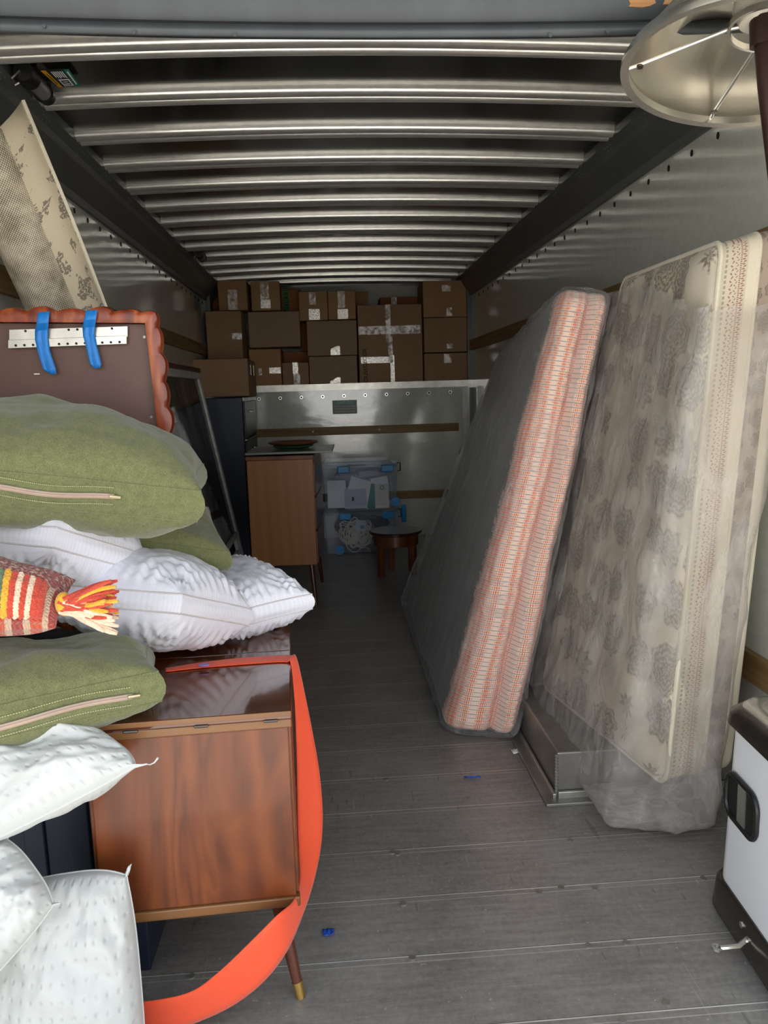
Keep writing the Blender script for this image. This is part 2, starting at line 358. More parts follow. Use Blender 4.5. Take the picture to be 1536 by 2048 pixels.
# ------------------------------------------------------------------ mesh helpers
WL = {}   # world location of every object built, so children can be made in world coordinates
class MB:
    def __init__(s): s.v = []; s.f = []; s.uv = []
    def add(s, vs, fs, uvs=None):
        o = len(s.v); s.v += [V(p) for p in vs]
        for k, f in enumerate(fs):
            s.f.append([i+o for i in f])
            s.uv.append([uvs[i] for i in f] if uvs else None)
        return s
    def grid(s, fn, nu, nv, uvf=None, closeu=False):
        vs, uvs = [], []
        for j in range(nv+1):
            for i in range(nu+1):
                a, b = i/nu, j/nv
                vs.append(fn(a, b)); uvs.append(uvf(a, b) if uvf else (a, b))
        fs = [[j*(nu+1)+i, j*(nu+1)+i+1, (j+1)*(nu+1)+i+1, (j+1)*(nu+1)+i] for j in range(nv) for i in range(nu)]
        return s.add(vs, fs, uvs)
    def box(s, c, size, R=None):
        c = V(c); h = V(size)*.5; vs = []
        for z in (-1, 1):
            for y in (-1, 1):
                for x in (-1, 1):
                    p = V((x*h.x, y*h.y, z*h.z)); vs.append(c+(R@p if R else p))
        return s.add(vs, [[0, 2, 3, 1], [4, 5, 7, 6], [0, 1, 5, 4], [2, 6, 7, 3], [0, 4, 6, 2], [1, 3, 7, 5]])
    def hexa(s, vs):   # 8 corners in the order of box()
        return s.add(vs, [[0, 2, 3, 1], [4, 5, 7, 6], [0, 1, 5, 4], [2, 6, 7, 3], [0, 4, 6, 2], [1, 3, 7, 5]])
    def tube(s, pts, r, seg=8, caps=True):
        pts = [V(p) for p in pts]; n = len(pts); rs = r if isinstance(r, (list, tuple)) else [r]*n
        prev = None; rings = []
        for i, p in enumerate(pts):
            t = (pts[min(i+1, n-1)]-pts[max(i-1, 0)]).normalized()
            if prev is None:
                a = t.orthogonal().normalized()
            else:
                a = (prev-t*prev.dot(t))
                a = a.normalized() if a.length > 1e-6 else t.orthogonal().normalized()
            prev = a; b = t.cross(a)
            rings.append([p+(a*math.cos(2*PI*k/seg)+b*math.sin(2*PI*k/seg))*rs[i] for k in range(seg)])
        vs = [q for rg in rings for q in rg]
        fs = [[i*seg+k, i*seg+(k+1) % seg, (i+1)*seg+(k+1) % seg, (i+1)*seg+k] for i in range(n-1) for k in range(seg)]
        if caps: fs += [list(range(seg))[::-1], [(n-1)*seg+k for k in range(seg)]]
        return s.add(vs, fs)
    def disc(s, c, nrm, r, seg=16, th=.002, ry=None, up=None):
        c = V(c); nrm = V(nrm).normalized()
        a = (V(up)-nrm*V(up).dot(nrm)).normalized() if up else nrm.orthogonal().normalized()
        b = nrm.cross(a); ry = ry or r
        vs = [c+nrm*h+a*math.cos(2*PI*k/seg)*r+b*math.sin(2*PI*k/seg)*ry for h in (0, th) for k in range(seg)]
        fs = [list(range(seg))[::-1], [seg+k for k in range(seg)]]+[[k, (k+1) % seg, seg+(k+1) % seg, seg+k] for k in range(seg)]
        return s.add(vs, fs)
    def lathe(s, prof, axis0, nrm, seg=40, cap=False):
        c = V(axis0); nrm = V(nrm).normalized(); a = nrm.orthogonal().normalized(); b = nrm.cross(a)
        vs = [c+nrm*h+(a*math.cos(2*PI*k/seg)+b*math.sin(2*PI*k/seg))*r for r, h in prof for k in range(seg)]
        n = len(prof)
        fs = [[i*seg+k, i*seg+(k+1) % seg, (i+1)*seg+(k+1) % seg, (i+1)*seg+k] for i in range(n-1) for k in range(seg)]
        if cap: fs += [list(range(seg))[::-1], [(n-1)*seg+k for k in range(seg)]]
        return s.add(vs, fs)
    def prism(s, poly, d):   # polygon of Vectors extruded by vector d
        n = len(poly); d = V(d); vs = [V(p) for p in poly]+[V(p)+d for p in poly]
        return s.add(vs, [list(range(n))[::-1], [n+k for k in range(n)]]+[[k, (k+1) % n, n+(k+1) % n, n+k] for k in range(n)])
    def build(s, name, mt, parent=None, smooth=True, bevel=0, merge=0, solid=0, seg=2, auto=35):
        if parent is not None: loc = WL[parent]
        else:
            lo = [min(p[i] for p in s.v) for i in range(3)]; hi = [max(p[i] for p in s.v) for i in range(3)]
            loc = V(((lo[0]+hi[0])/2, (lo[1]+hi[1])/2, lo[2]))
        me = bpy.data.meshes.new(name); me.from_pydata([tuple(p-loc) for p in s.v], [], s.f)
        if any(u for u in s.uv):
            ul = me.uv_layers.new(name='UVMap'); k = 0
            for f, u in zip(s.f, s.uv):
                for i in range(len(f)):
                    ul.data[k].uv = u[i] if u else (0, 0); k += 1
        bm = bmesh.new(); bm.from_mesh(me)
        if merge: bmesh.ops.remove_doubles(bm, verts=bm.verts, dist=merge)
        bmesh.ops.recalc_face_normals(bm, faces=bm.faces)
        for f in bm.faces: f.smooth = smooth
        if smooth and auto:
            for e in bm.edges:
                if len(e.link_faces) == 2 and e.calc_face_angle(0) > math.radians(auto): e.smooth = False
        bm.to_mesh(me); bm.free()
        o = bpy.data.objects.new(name, me); COL.objects.link(o)
        if mt is not None: me.materials.append(M[mt] if isinstance(mt, str) else mt)
        if parent is not None: o.parent = parent
        else: o.location = loc
        WL[o] = loc
        if solid:
            md = o.modifiers.new('solid', 'SOLIDIFY'); md.thickness = solid; md.offset = 0
        if bevel:
            md = o.modifiers.new('bevel', 'BEVEL'); md.width = bevel; md.segments = seg; md.limit_method = 'ANGLE'; md.angle_limit = math.radians(40)
            md.harden_normals = False
        return o
def thing(name, label, cat, loc, group=None):
    o = bpy.data.objects.new(name, None); COL.objects.link(o); o.location = loc; o.empty_display_size = .05
    WL[o] = V(loc); return tag(o, label, cat, group)
def tag(o, label, cat, group=None):
    o['label'] = label; o['category'] = cat
    if group: o['group'] = group
    return o
def struct(o): o['kind'] = 'structure'; return o
def text(body, size, mt, parent, origin, xdir, ydir, name='lettering', align='CENTER'):
    cu = bpy.data.curves.new(name, 'FONT'); cu.body = body; cu.size = size; cu.align_x = align; cu.align_y = 'CENTER'; cu.extrude = .0006; cu.space_line = 1.0
    o = bpy.data.objects.new(name, cu); COL.objects.link(o); cu.materials.append(M[mt])
    x = V(xdir).normalized(); y = V(ydir).normalized(); z = x.cross(y)
    R = Matrix((x, y, z)).transposed().to_4x4(); R.translation = V(origin)-WL[parent]
    bpy.context.view_layer.update(); me = bpy.data.meshes.new_from_object(o); bpy.data.objects.remove(o)
    o = bpy.data.objects.new(name, me); COL.objects.link(o)
    o.parent = parent; o.matrix_local = R; WL[o] = V(origin); return o
def fb(p, s, o=3): return noise.fractal(V(p)*s, 1.0, 2.0, o)

# ------------------------------------------------------------------ the truck box
XL, XR, YO, YF, YB = -1.12, 1.38, .75, 7.46, 8.35  # unseen rear end of the box lengthened to shade the near pillows
CZ, WZ, LZ = 2.47, 2.285, 1.45
def crown(x): return .03*(1-(x-.13)**2/1.5)
struct(MB().box((.13, -9, -.95), (60, 60, .1)).build('ground', 'concrete', smooth=False))
fl = struct(MB().box(((XL+XR)/2, (YO+YF)/2, -.03), (XR-XL+.1, YF-YO, .06)).build('floor', 'floor', smooth=False))
# seam rivets, children of the floor
for (u, v) in ((807, 1808), (825, 1916), (785, 1705), (1078, 1785), (1141, 1681), (1190, 1777), (1122, 1775), (1407, 1757), (1177, 1892), (1252, 1886), (773, 1559), (1332, 2005), (1245, 2040), (383, 1953), (795, 1708)):
    MB().disc(PZ(u, v, 0), (0, 0, 1), .009, 14, .003).build('rivet', 'alu_dull', fl)
wl = struct(MB().box((XL-.02, (YO+YB)/2, 1.30), (.04, YB-YO, 2.72)).build('wall_left', 'wall', smooth=False))
wr = struct(MB().box((XR+.02, (YO+YB)/2, 1.30), (.04, YB-YO, 2.72)).build('wall_right', 'wall', smooth=False))
for wo, X, s, z in ((wl, XL, 1, 2.25), (wr, XR, -1, 2.245)):
    m = MB()
    for k in range(31):
        m.disc((X, 2.16+.197*k, z), (s, 0, 0), .0075, 10, .004, .012, (0, 1, 0))
    m.build('rivet_row', 'hole', wo)
wf = struct(MB().box(((XL+XR)/2, YF+.02, LZ/2), (XR-XL, .04, LZ)).build('wall_front', 'wall', smooth=False))
m = MB(); m2 = MB()
for k in range(10):
    p = PY(518+42.5*k, 798-k*1.55, YF); p.y = YF
    m.disc((p.x, YF, p.z), (0, -1, 0), .016, 14, .003); m2.disc((p.x, YF-.003, p.z), (0, -1, 0), .009, 12, .002)
m.build('rivet_washer', 'steel', wf); m2.build('rivet_hole', 'hole', wf)
struct(MB().box(((XL+XR)/2, YB+.02, 2.0), (XR-XL+.1, .04, 1.4)).build('wall_attic', 'wall', smooth=False))
struct(MB().box(((XL+XR)/2, (YF+YB)/2-.01, LZ+.01), (XR-XL, YB-YF+.02, .05)).build('floor_attic', 'alu_dull', smooth=False))
tn = [0]
def trim(mb, mt, bevel=0, smooth=False):
    tn[0] += 1; return struct(mb.build('trim_%d' % tn[0], mt, smooth=smooth, bevel=bevel))
trim(MB().box(((XL+XR)/2, YF-.012, LZ+.012), (XR-XL, .03, .062)), 'alu')               # attic ledge
trim(MB().box((XR-.075, YF-.006, LZ/2), (.05, .012, LZ-.03)), 'alu_dull')
trim(MB().box((XR-.015, YF-.02, .72), (.03, .04, 1.4)), 'cove')
for X in (XL+.02, XR-.02):                                                                # attic posts
    trim(MB().box((X, YF+.03, 1.95), (.05, .06, .95)), 'cove')
# roof: curved sheet, coves and one hat-section bow every 16 inches
struct(MB().grid(lambda a, b: V((XL+(XR-XL)*a, YO+(YB-YO)*b, CZ+.015+crown(XL+(XR-XL)*a))), 24, 8).build('ceiling', 'roof', solid=.01))
for X, s in ((XL, 1), (XR, -1)):
    x1 = X+s*.125
    poly = [V((X, YO, 2.60)), V((X, YO, WZ)), V((X+s*.018, YO, WZ)), V((X+s*.024, YO, WZ+.03)), V((X+s*.085, YO, 2.405)), V((X+s*.095, YO, 2.43)), V((x1, YO, 2.452)), V((x1, YO, 2.60))]
    o = trim(MB().prism(poly, (0, YB-YO, 0)), 'cove')
    r = MB()
    for k in range(-2, 13):
        for dy, dz in ((-.03, .0), (0, .0), (.035, .0), (-.015, -.012), (.02, -.012)):
            y = 2.72+.406*k+dy; p = V((X+s*(.112+dz*.9), y, 2.443+dz))
            r.disc(p, (s*.6, 0, -.8), .0028, 6, .0015)
    r.build('rivet_cluster', 'alu', o)
x0, x1 = XL+.11, XR-.11
def rib(y):
    def prof(pts, mt, parent=None):
        m = MB()
        m.grid(lambda a, b: V((x0+(x1-x0)*a, 0, crown(x0+(x1-x0)*a)))+V((0, y, CZ))+V((0, *interp(pts, b))), 20, len(pts)-1)
        return m
    def interp(pts, b):
        k = min(int(round(b*(len(pts)-1))), len(pts)-1); return pts[k]
    tn[0] += 1
    def bead(c, hw, dp): return [(c-hw, .016)]+[(c-hw*math.cos(PI*k/8), -dp*math.sin(PI*k/8)**.8) for k in range(9)]+[(c+hw, .016)]
    o = struct(prof(bead(-.030, .027, .020), 'rib').build('trim_%d' % tn[0], 'rib', auto=70))
    prof(bead(.026, .022, .020), 'rib').build('outer_bead', 'rib', o, auto=70)
    MB().grid(lambda a, b: V((x0+(x1-x0)*a, y-.008+.014*b, CZ+.004+crown(x0+(x1-x0)*a))), 20, 1).build('slot_strip', 'slot', o)
for k in range(-1, 14): rib(2.66+.406*k)
# wooden rub rails
trim(MB().box((XL+.012, (1.2+YF)/2, 1.82), (.024, YF-1.2, .095)), 'slat_y', .003)
trim(MB().box((XR-.012, (1.4+YF)/2, 1.82), (.024, YF-1.4, .095)), 'slat_y', .003)
trim(MB().box((XR-.012, (1.4+YF)/2, .46), (.024, YF-1.4, .10)), 'slat_y', .003)
a, b = PY(420, 866, YF), PY(917, 858, YF)
o = trim(MB().box(((a.x+b.x)/2, YF-.011, 1.045), (b.x-a.x, .022, .078)), 'slat_x', .003)
for u in (626, 759): p = PY(u, 865, YF-.023); MB().disc((p.x, YF-.022, 1.045), (0, -1, 0), .009, 12, .002).build('screw_head', 'paper_cream', o)
trim(MB().box(((a.x+b.x)/2, YF-.011, .40), (b.x-a.x, .022, .078)), 'slat_x', .003)
# rolled-up door edge over the opening
zb = 2.112
d1 = MB()
def doorpt(a, b):
    x = XL+.02+(XR-XL-.04)*a; zz = zb+.035-.03*(1-((x-.12)/1.2)**2) if True else 0
    return V((x, 1.70, zz+(2.60-zz)*b))
d1.grid(doorpt, 30, 6)
dr = struct(d1.build('door_1', 'door', solid=.025))
MB().grid(lambda a, b: doorpt(a, 0)+V((0, -.022+.0*b, .001+.022*(1-b)-.012)), 30, 1).build('bottom_rail', 'door', dr, solid=.012)
MB().grid(lambda a, b: doorpt(a, 0)+V((0, -.0135, .017+.004*b)), 30, 1).build('rail_gap', 'slot', dr, solid=.002)
for u, v in ((88, 57), (268, 69), (470, 74), (1100, 75), (1215, 67)):
    MB().disc(PY(u, v-4, 1.668), (0, -1, 0), .004, 10, .002).build('rivet', 'door', dr)
def chip(pts):
    MB().prism([PY(u, v, 1.686) for u, v in pts], (0, .004, 0)).build('chipped_paint', 'chip', dr, smooth=False)
chip([(1258, 0), (1261, 8), (1257, 13), (1285, 15), (1300, 12), (1312, 6), (1308, -6), (1270, -14)])
chip([(1326, 9), (1345, 8), (1362, 3), (1374, -4), (1350, -10), (1330, 0)])
# wheel well
wx, wy = .725, 2.42
ww = struct(MB().box(((wx+XR)/2, (wy+4.6)/2, .085), (XR-wx, 4.6-wy, .17)).build('trim_60', 'alu_dull', smooth=False, bevel=.006))
MB().box(((wx+XR)/2-.02, (wy+4.6)/2-.02, .006), (XR-wx+.06, 4.6-wy+.06, .012)).build('mounting_flange', 'alu_dull', ww, smooth=False, bevel=.003)
MB().box((wx-.012, (wy+4.6)/2, .018), (.012, 4.6-wy+.03, .02)).build('edge_strip', 'alu', ww, smooth=False, bevel=.003)
MB().box(((wx+XR)/2, wy-.012, .02), (XR-wx, .012, .03)).build('edge_strip', 'alu', ww, smooth=False, bevel=.003)
wb = MB()
for k in range(14): wb.disc((wx-.002, wy-.002, .01+k*.0115), (-.7, -.7, 0), .006, 8, .003)
wb.build('weld_bead', 'alu', ww)
# cargo lamp and its sticker, second lamp far back
def lamp(x, y, z, L, label):
    t = thing('cargo_lamp', label, 'light', (x, y, z), 'cargo lamps along the roof')
    MB().tube([(x, y, z+.0), (x, y+L, z)], .026, 16).build('lens_tube', 'lens', t)
    MB().tube([(x, y-.05, z), (x, y+.012, z)], [.03, .036], 16).build('end_cap', 'black', t)
    MB().tube([(x, y+L-.008, z), (x, y+L+.03, z)], [.034, .03], 16).build('end_cap', 'black', t)
    MB().box((x-.01, y+L/2, z+.035), (.05, L+.08, .03)).build('mounting_plate', 'black', t, bevel=.004)
    MB().tube([(x-.01, y-.05, z), (x-.03, y-.07, z-.03), (x-.035, y-.04, z-.04), (x-.02, y-.035, z-.03)], .004, 6).build('wire_clip', 'steel', t)
    MB().box((x-.045, y+L+.035, z-.0), (.05, .008, .012)).build('bracket', 'alu', t)
    return t
lamp(-.945, 2.79, 2.455, .14, 'grey tube cargo lamp on the roof edge beside a yellow and teal sticker')
lamp(-.93, 6.05, 2.455, .14, 'tiny dark cargo lamp on the roof far back above the boxes')
zr = CZ+.003
c4 = [PZ(u, v, zr) for u, v in ((81, 141), (137, 138), (160, 171), (118, 174))]
stk = tag(MB().prism(c4, (0, 0, .002)).build('warning_sticker', 'black', smooth=False), 'black roof sticker with amber and teal stripes next to the cargo lamp', 'sticker')
def onst(a, b, dz=-.001): return (c4[0]*(1-a)+c4[1]*a)*(1-b)+(c4[3]*(1-a)+c4[2]*a)*b+V((0, 0, dz))
def bar(a0, a1, b0, b1, mt, nm, dz=-.001): MB().prism([onst(a0, b0, dz), onst(a1, b0, dz), onst(a1, b1, dz), onst(a0, b1, dz)], (0, 0, .0008)).build(nm, mt, stk, smooth=False)
bar(0, .17, 0, 1, 'orange_stk', 'amber_stripe'); bar(.80, 1, 0, 1, 'teal_stk', 'teal_stripe')
for k in range(6): bar(.30+k*.078, .335+k*.078, .10, .42+.03*(k % 3), 'paper', 'text_line')
bar(.30, .74, .56, .95, 'paper', 'pictogram_panel'); bar(.36, .68, .61, .90, 'black', 'pictogram_field', -.002)
bar(.42, .62, .66, .71, 'paper_grey', 'pictogram_mark', -.003); bar(.40, .64, .78, .85, 'paper_grey', 'pictogram_mark', -.003)
bar(.87, .93, .12, .88, 'paper', 'text_line', -.002); bar(.07, .11, .2, .8, 'black', 'text_line', -.002)
# notice on the front wall
a, b = PY(664.5, 801, YF), PY(714.5, 827, YF)
sg = tag(MB().box(((a.x+b.x)/2, YF-.003, (a.z+b.z)/2), (b.x-a.x, .006, a.z-b.z)).build('wall_notice', 'sign_grey', smooth=False), 'small teal and grey notice on the white wall under the boxes', 'sign')
cx, cz, hw, hh = (a.x+b.x)/2, (a.z+b.z)/2, (b.x-a.x)/2, (a.z-b.z)/2
MB().box((cx, YF-.0065, cz+hh*.67), (hw*2, .002, hh*.66)).build('header_band', 'sign_teal', sg, smooth=False)
text("SAVE 'EM", .036, 'paper', sg, (cx, YF-.009, cz+hh*.66), (1, 0, 0), (0, 0, 1))
for k, ln in enumerate(('Return hand cargo ropes', 'and furniture pads home', 'to avoid service charge')):
    text(ln, .021, 'paper', sg, (cx, YF-.008, cz+hh*(.12-.36*k)), (1, 0, 0), (0, 0, 1))

# ------------------------------------------------------------------ boxes in the attic
BOXG = 'moving boxes stacked in the attic'
def cbox(u0, u1, v0, v1, y, dep, label, mt='card', ybase=None, seams=True):
    um, vm = (u0+u1)/2, (v0+v1)/2
    xa, xb = PY(u0, vm, y).x, PY(u1, vm, y).x; za, zb_ = PY(um, v1, y).z, PY(um, v0, y).z
    o = MB().box(((xa+xb)/2, y+dep/2, (za+zb_)/2), (xb-xa, dep, zb_-za)).build('cardboard_box', mt, smooth=False, bevel=.006)
    tag(o, label, 'box', BOXG)
    return o, xa, xb, za, zb_, y
def tp(B, a0, a1, b0, b1, mt='tape', nm='tape', jag=False):
    o, xa, xb, za, zb_, y = B
    X0, X1, Z0, Z1 = xa+(xb-xa)*a0, xa+(xb-xa)*a1, za+(zb_-za)*b0, za+(zb_-za)*b1
    if jag:
        poly = [V((X0, y-.002, Z0)), V((X1, y-.002, Z0)), V((X1, y-.002, Z1)), V((X0+(X1-X0)*.7, y-.002, Z1)), V((X0+(X1-X0)*.45, y-.002, Z1-(Z1-Z0)*.1)), V((X0+(X1-X0)*.3, y-.002, Z1-(Z1-Z0)*.22)), V((X0, y-.002, Z1-(Z1-Z0)*.3))]
    else: poly = [V((X0, y-.002, Z0)), V((X1, y-.002, Z0)), V((X1, y-.002, Z1)), V((X0, y-.002, Z1))]
    return MB().prism(poly, (0, .0025, 0)).build(nm, mt, o, smooth=False)
FY = 7.50
B = cbox(436, 494, 561, 621, FY, .3, 'tan box topmost over the tall grey-brown box, one wide strip of clear tape', 'card_tan'); tp(B, .33, .66, .02, .7)
B = cbox(502, 560, 563, 621, FY, .3, 'tan box with crinkled tape on top of the wide blank box', 'card_tan'); tp(B, .32, .62, .35, .98); tp(B, .32, .66, .08, .38, 'tape_silver')
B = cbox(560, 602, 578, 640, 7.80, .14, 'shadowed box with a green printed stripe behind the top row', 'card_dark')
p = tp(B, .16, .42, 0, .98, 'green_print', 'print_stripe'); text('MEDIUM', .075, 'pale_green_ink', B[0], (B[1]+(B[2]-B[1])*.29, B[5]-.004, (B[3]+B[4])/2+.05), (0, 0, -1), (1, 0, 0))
B = cbox(598, 655, 583, 641, FY, .3, 'small tan box beside its twin, tape ending in a white-speckled patch', 'card_tan'); tp(B, .36, .6, .55, .98); tp(B, .33, .72, .02, .4, 'tape_silver')
B = cbox(656, 711, 581, 639, FY, .3, 'small tan box beside its twin, next to the biggest box', 'card_tan'); tp(B, .36, .62, .4, .98); tp(B, .34, .72, .02, .36, 'tape_silver')
B = cbox(413, 484, 622, 718, FY-.3, .4, 'tall grey-brown box standing on the box over the navy cabinet', 'card'); tp(B, .72, 1, .4, .54)
tp(B, .72, .97, .42, .5, 'tape'); tp(B, .86, .99, .44, .5, 'tape_silver')
B = cbox(497, 600, 623, 694, FY-.08, .34, 'wide blank box turned long side out in the middle of the stack', 'card_grey'); tp(B, .42, .58, .1, .2, 'card', 'stamp')
B = cbox(614, 714, 641, 711, FY, .45, 'wide greyish box under the small twins with a torn tape square', 'card_grey'); tp(B, .46, .65, .01, .27, 'tape_silver', 'tape', True)
B = cbox(619, 715, 712, 781, FY, .45, 'wide greyish box on the ledge with a torn tape square', 'card_grey'); tp(B, .42, .64, .01, .38, 'tape_silver', 'tape', True)
B = cbox(717, 845, 609, 777, FY, .5, 'biggest box with HOUSE DECOR in marker and crossed tape')
tp(B, .43, .51, .55, 1.0); tp(B, .01, .97, .65, .75); tp(B, .46, .53, .32, .62); tp(B, .455, .53, .655, .75, 'tape_silver'); tp(B, .49, .555, .03, .40, 'tape_silver'); tp(B, .03, .53, .31, .385, 'tape_silver')
text('HOUSE', .054, 'ink', B[0], (B[1]+.062, B[5]-.004, B[3]+.115), (0, 0, 1), (-1, 0, 0)); text('DECOR', .054, 'ink', B[0], (B[1]+.058, B[5]-.004, B[3]+.295), (0, 0, 1), (-1, 0, 0))
B = cbox(846, 945, 561, 634, FY, .45, 'box under the roof with a green MEDIUM stripe, topmost of three', 'card_tan')
tp(B, .885, .985, .14, .96, 'green_print', 'print_stripe'); text('MEDIUM', .062, 'pale_green_ink', B[0], (B[1]+(B[2]-B[1])*.935, B[5]-.004, (B[3]+B[4])/2), (0, 0, -1), (1, 0, 0)); tp(B, .47, .58, .03, .26); tp(B, .38, .56, .7, .88)
B = cbox(848, 946, 635, 704, FY, .45, 'plain box in the middle of the stack of three by the wall', 'card'); tp(B, .46, .58, .1, .24)
B = cbox(849, 947, 706, 776, FY, .45, 'plain box at the bottom of the stack of three by the wall', 'card'); tp(B, .4, .55, .72, .98); tp(B, .46, .5, .06, .2, 'tape_silver')
a = PY(383, 757, 6.62); b = PY(497, 757, 6.62); zt = PY(440, 718, 6.62).z
o = MB().box(((a.x+b.x)/2, 6.95, (1.40+zt)/2), (b.x-a.x, .66, zt-1.40)).build('cardboard_box', 'card', smooth=False, bevel=.006)
tag(o, 'wide box jutting forward on top of the tall navy cabinet', 'box', BOXG)
for y in (6.85, 7.12): MB().box((b.x+.001, y, 1.40+(zt-1.4)*.72), (.003, .05, .09)).build('tape', 'tape_silver', o, smooth=False)
B = cbox(499, 563, 698, 783, FY, .4, 'box on the ledge with a bright tape tag, under the wide blank box', 'card_tan'); tp(B, .62, .98, .42, .56, 'tape_silver'); tp(B, .28, .38, .38, .55)
B = cbox(565, 618, 725, 783, FY, .3, 'small box on the ledge with wavy vertical tape', 'card'); tp(B, .40, .60, .60, 1, 'tape_silver'); tp(B, .42, .66, .02, .62)
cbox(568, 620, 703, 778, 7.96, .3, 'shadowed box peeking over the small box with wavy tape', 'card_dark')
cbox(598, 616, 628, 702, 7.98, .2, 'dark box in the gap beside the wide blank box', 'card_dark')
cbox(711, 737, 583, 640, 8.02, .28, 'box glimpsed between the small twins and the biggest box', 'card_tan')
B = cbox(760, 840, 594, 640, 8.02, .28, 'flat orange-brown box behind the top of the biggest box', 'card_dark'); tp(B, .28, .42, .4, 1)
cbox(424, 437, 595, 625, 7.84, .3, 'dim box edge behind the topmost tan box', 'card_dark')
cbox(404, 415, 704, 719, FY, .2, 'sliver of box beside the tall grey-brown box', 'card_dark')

# ------------------------------------------------------------------ tall navy cabinet, dresser and tray
t = thing('filing_cabinet', 'tall navy metal filing cabinet carrying a box beside the front wall', 'cabinet', (-.90, 6.92, 0))
xr = -.705
MB().box(((XL+.01+xr-.012)/2, 6.92, .695), (xr-.012-XL-.01, .98, 1.39)).build('carcass', 'navy', t, smooth=False, bevel=.006)
for k in range(4):
    z0 = .06+.33*k
    d = MB().box((xr-.004, 6.92, z0+.155), (.016, .92, .30)).build('drawer', 'navy', t, smooth=False, bevel=.004)
    MB().tube([(xr+.004, 6.80, z0+.22), (xr+.03, 6.80, z0+.22), (xr+.03, 7.04, z0+.22), (xr+.004, 7.04, z0+.22)], .006, 8).build('handle', 'alu', d)
MB().box((xr+.0, 6.92, 1.375), (.022, .97, .03)).build('top_rail', 'alu_dull', t, smooth=False, bevel=.003)
MB().box((xr+.001, 6.92, 1.04), (.02, .93, .012)).build('drawer_rail', 'alu_dull', t, smooth=False)
def leg_bm(top, bot, r0, r1, tip=0, seg=16):
    top, bot = V(top), V(bot); k = 1-tip
    return MB().tube([top, top+(bot-top)*k], [r0, r0+(r1-r0)*k], seg), MB().tube([top+(bot-top)*k, bot], [r0+(r1-r0)*k+.001, r1], seg)
rz = math.radians(-3.0); R = Matrix.Rotation(rz, 3, 'Z'); dc = V((-.322, 5.36, 0))
def dl(x, y, z): return dc+R@V((x, y, z))
t = thing('dresser', 'mid-century teak dresser on tapered legs with a board and tray on top', 'dresser', dc)
MB().box(dl(0, 0, .635), (.430, .70, .70), R).build('carcass', 'teak', t, smooth=False, bevel=.004)
MB().box(dl(0, 0, .998), (.442, .712, .028), R).build('top_panel', 'stool', t, smooth=False, bevel=.004)
for k in range(3):
    MB().box(dl(.218, 0, .40+.225*k), (.014, .66, .21), R).build('drawer', 'stool', t, smooth=False, bevel=.003)
for sx_, sy_ in ((-1, -1), (1, -1), (1, 1), (-1, 1)):
    a, b = leg_bm(dl(sx_*.17, sy_*.29, .29), dl(sx_*.195, sy_*.325, 0), .021, .011); a.v += []; a.add(b.v, b.f); a.build('leg', 'leg', t)
tag(MB().box(dl(.055, -.05, 1.030), (.56, .62, .014), Matrix.Rotation(rz+.02, 3, 'Z')).build('glass_board', 'boardgrey', smooth=False, bevel=.002), 'thin grey-green board laid across the top of the teak dresser', 'board')
p = dl(.06, -.02, 1.038)
tag(MB().lathe([(0, 0), (.10, 0), (.135, .012), (.14, .02), (.10, .02), (0, .018)], p, (0, 0, 1), 36).build('round_dish', 'greendisc'), 'dark green round dish under the copper tray on the dresser', 'dish')
tag(MB().lathe([(0, 0), (.13, 0), (.166, .012), (.172, .022), (.166, .024), (.13, .012), (0, .010)], p+V((.0, .0, .022)), (0, 0, 1), 40).build('round_tray', 'copper'), 'copper round tray on top of the stack on the dresser', 'tray')

# ------------------------------------------------------------------ clear bins with their contents
def storage_bin(x0, x1, y0, y1, z0, z1, label, wheels):
    t = thing('storage_bin', label, 'bin', ((x0+x1)/2, (y0+y1)/2, z0), 'clear plastic bins with blue latches')
    lz = z1-.055; m = MB()
    def shell(x0, x1, y0, y1, za, zb2, ins):
        vs = [V((x0+ins, y0+ins, za)), V((x1-ins, y0+ins, za)), V((x1-ins, y1-ins, za)), V((x0+ins, y1-ins, za)), V((x0, y0, zb2)), V((x1, y0, zb2)), V((x1, y1, zb2)), V((x0, y1, zb2))]
        return vs
    m.add(shell(x0, x1, y0, y1, z0+.004, lz, .025), [[3, 2, 1, 0], [0, 1, 5, 4], [1, 2, 6, 5], [2, 3, 7, 6], [3, 0, 4, 7]])
    m.build('tub', 'bin', t, smooth=False, bevel=.012)
    MB().box(((x0+x1)/2, (y0+y1)/2, lz+.012), (x1-x0+.02, y1-y0+.02, .024)).build('lid_rim', 'bin', t, smooth=False, bevel=.006)
    MB().box(((x0+x1)/2, (y0+y1)/2, z1-.016), (x1-x0-.05, y1-y0-.05, .03)).build('lid', 'bin', t, smooth=False, bevel=.01)
    for fx in (.29, .86):
        MB().box((x0+(x1-x0)*fx, y0-.012, lz-.012), (.105, .022, .06)).build('latch', 'bin_blue', t, smooth=False, bevel=.006)
    for wx_ in wheels:
        MB().disc((wx_, y0+.0, z0+.045), (0, -1, 0), .04, 22, .03).build('wheel', 'bin_blue', t)
    MB().tube([(x1+.004, y0+.12, lz+.02), (x1+.03, y0+.12, lz+.02), (x1+.03, y0+.12, lz-.05), (x1+.004, y0+.12, lz-.05)], .006, 8).build('side_handle', 'navy', t)
    return t
bx0, bx1, by0, by1 = -.10, .565, 6.64, 7.08
b1 = storage_bin(bx0, bx1, by0, by1, 0.0, .405, 'clear bin on the floor holding a white rope, underneath the other bin', (.035,))
MB().box((bx1+.05, by0+.1, .33), (.04, .03, .16)).build('pull_handle', 'bin_blue', b1, bevel=.008)
b2 = storage_bin(bx0, bx1, by0, by1, .41, .815, 'clear bin full of papers stacked on top of the other bin', (.535,))
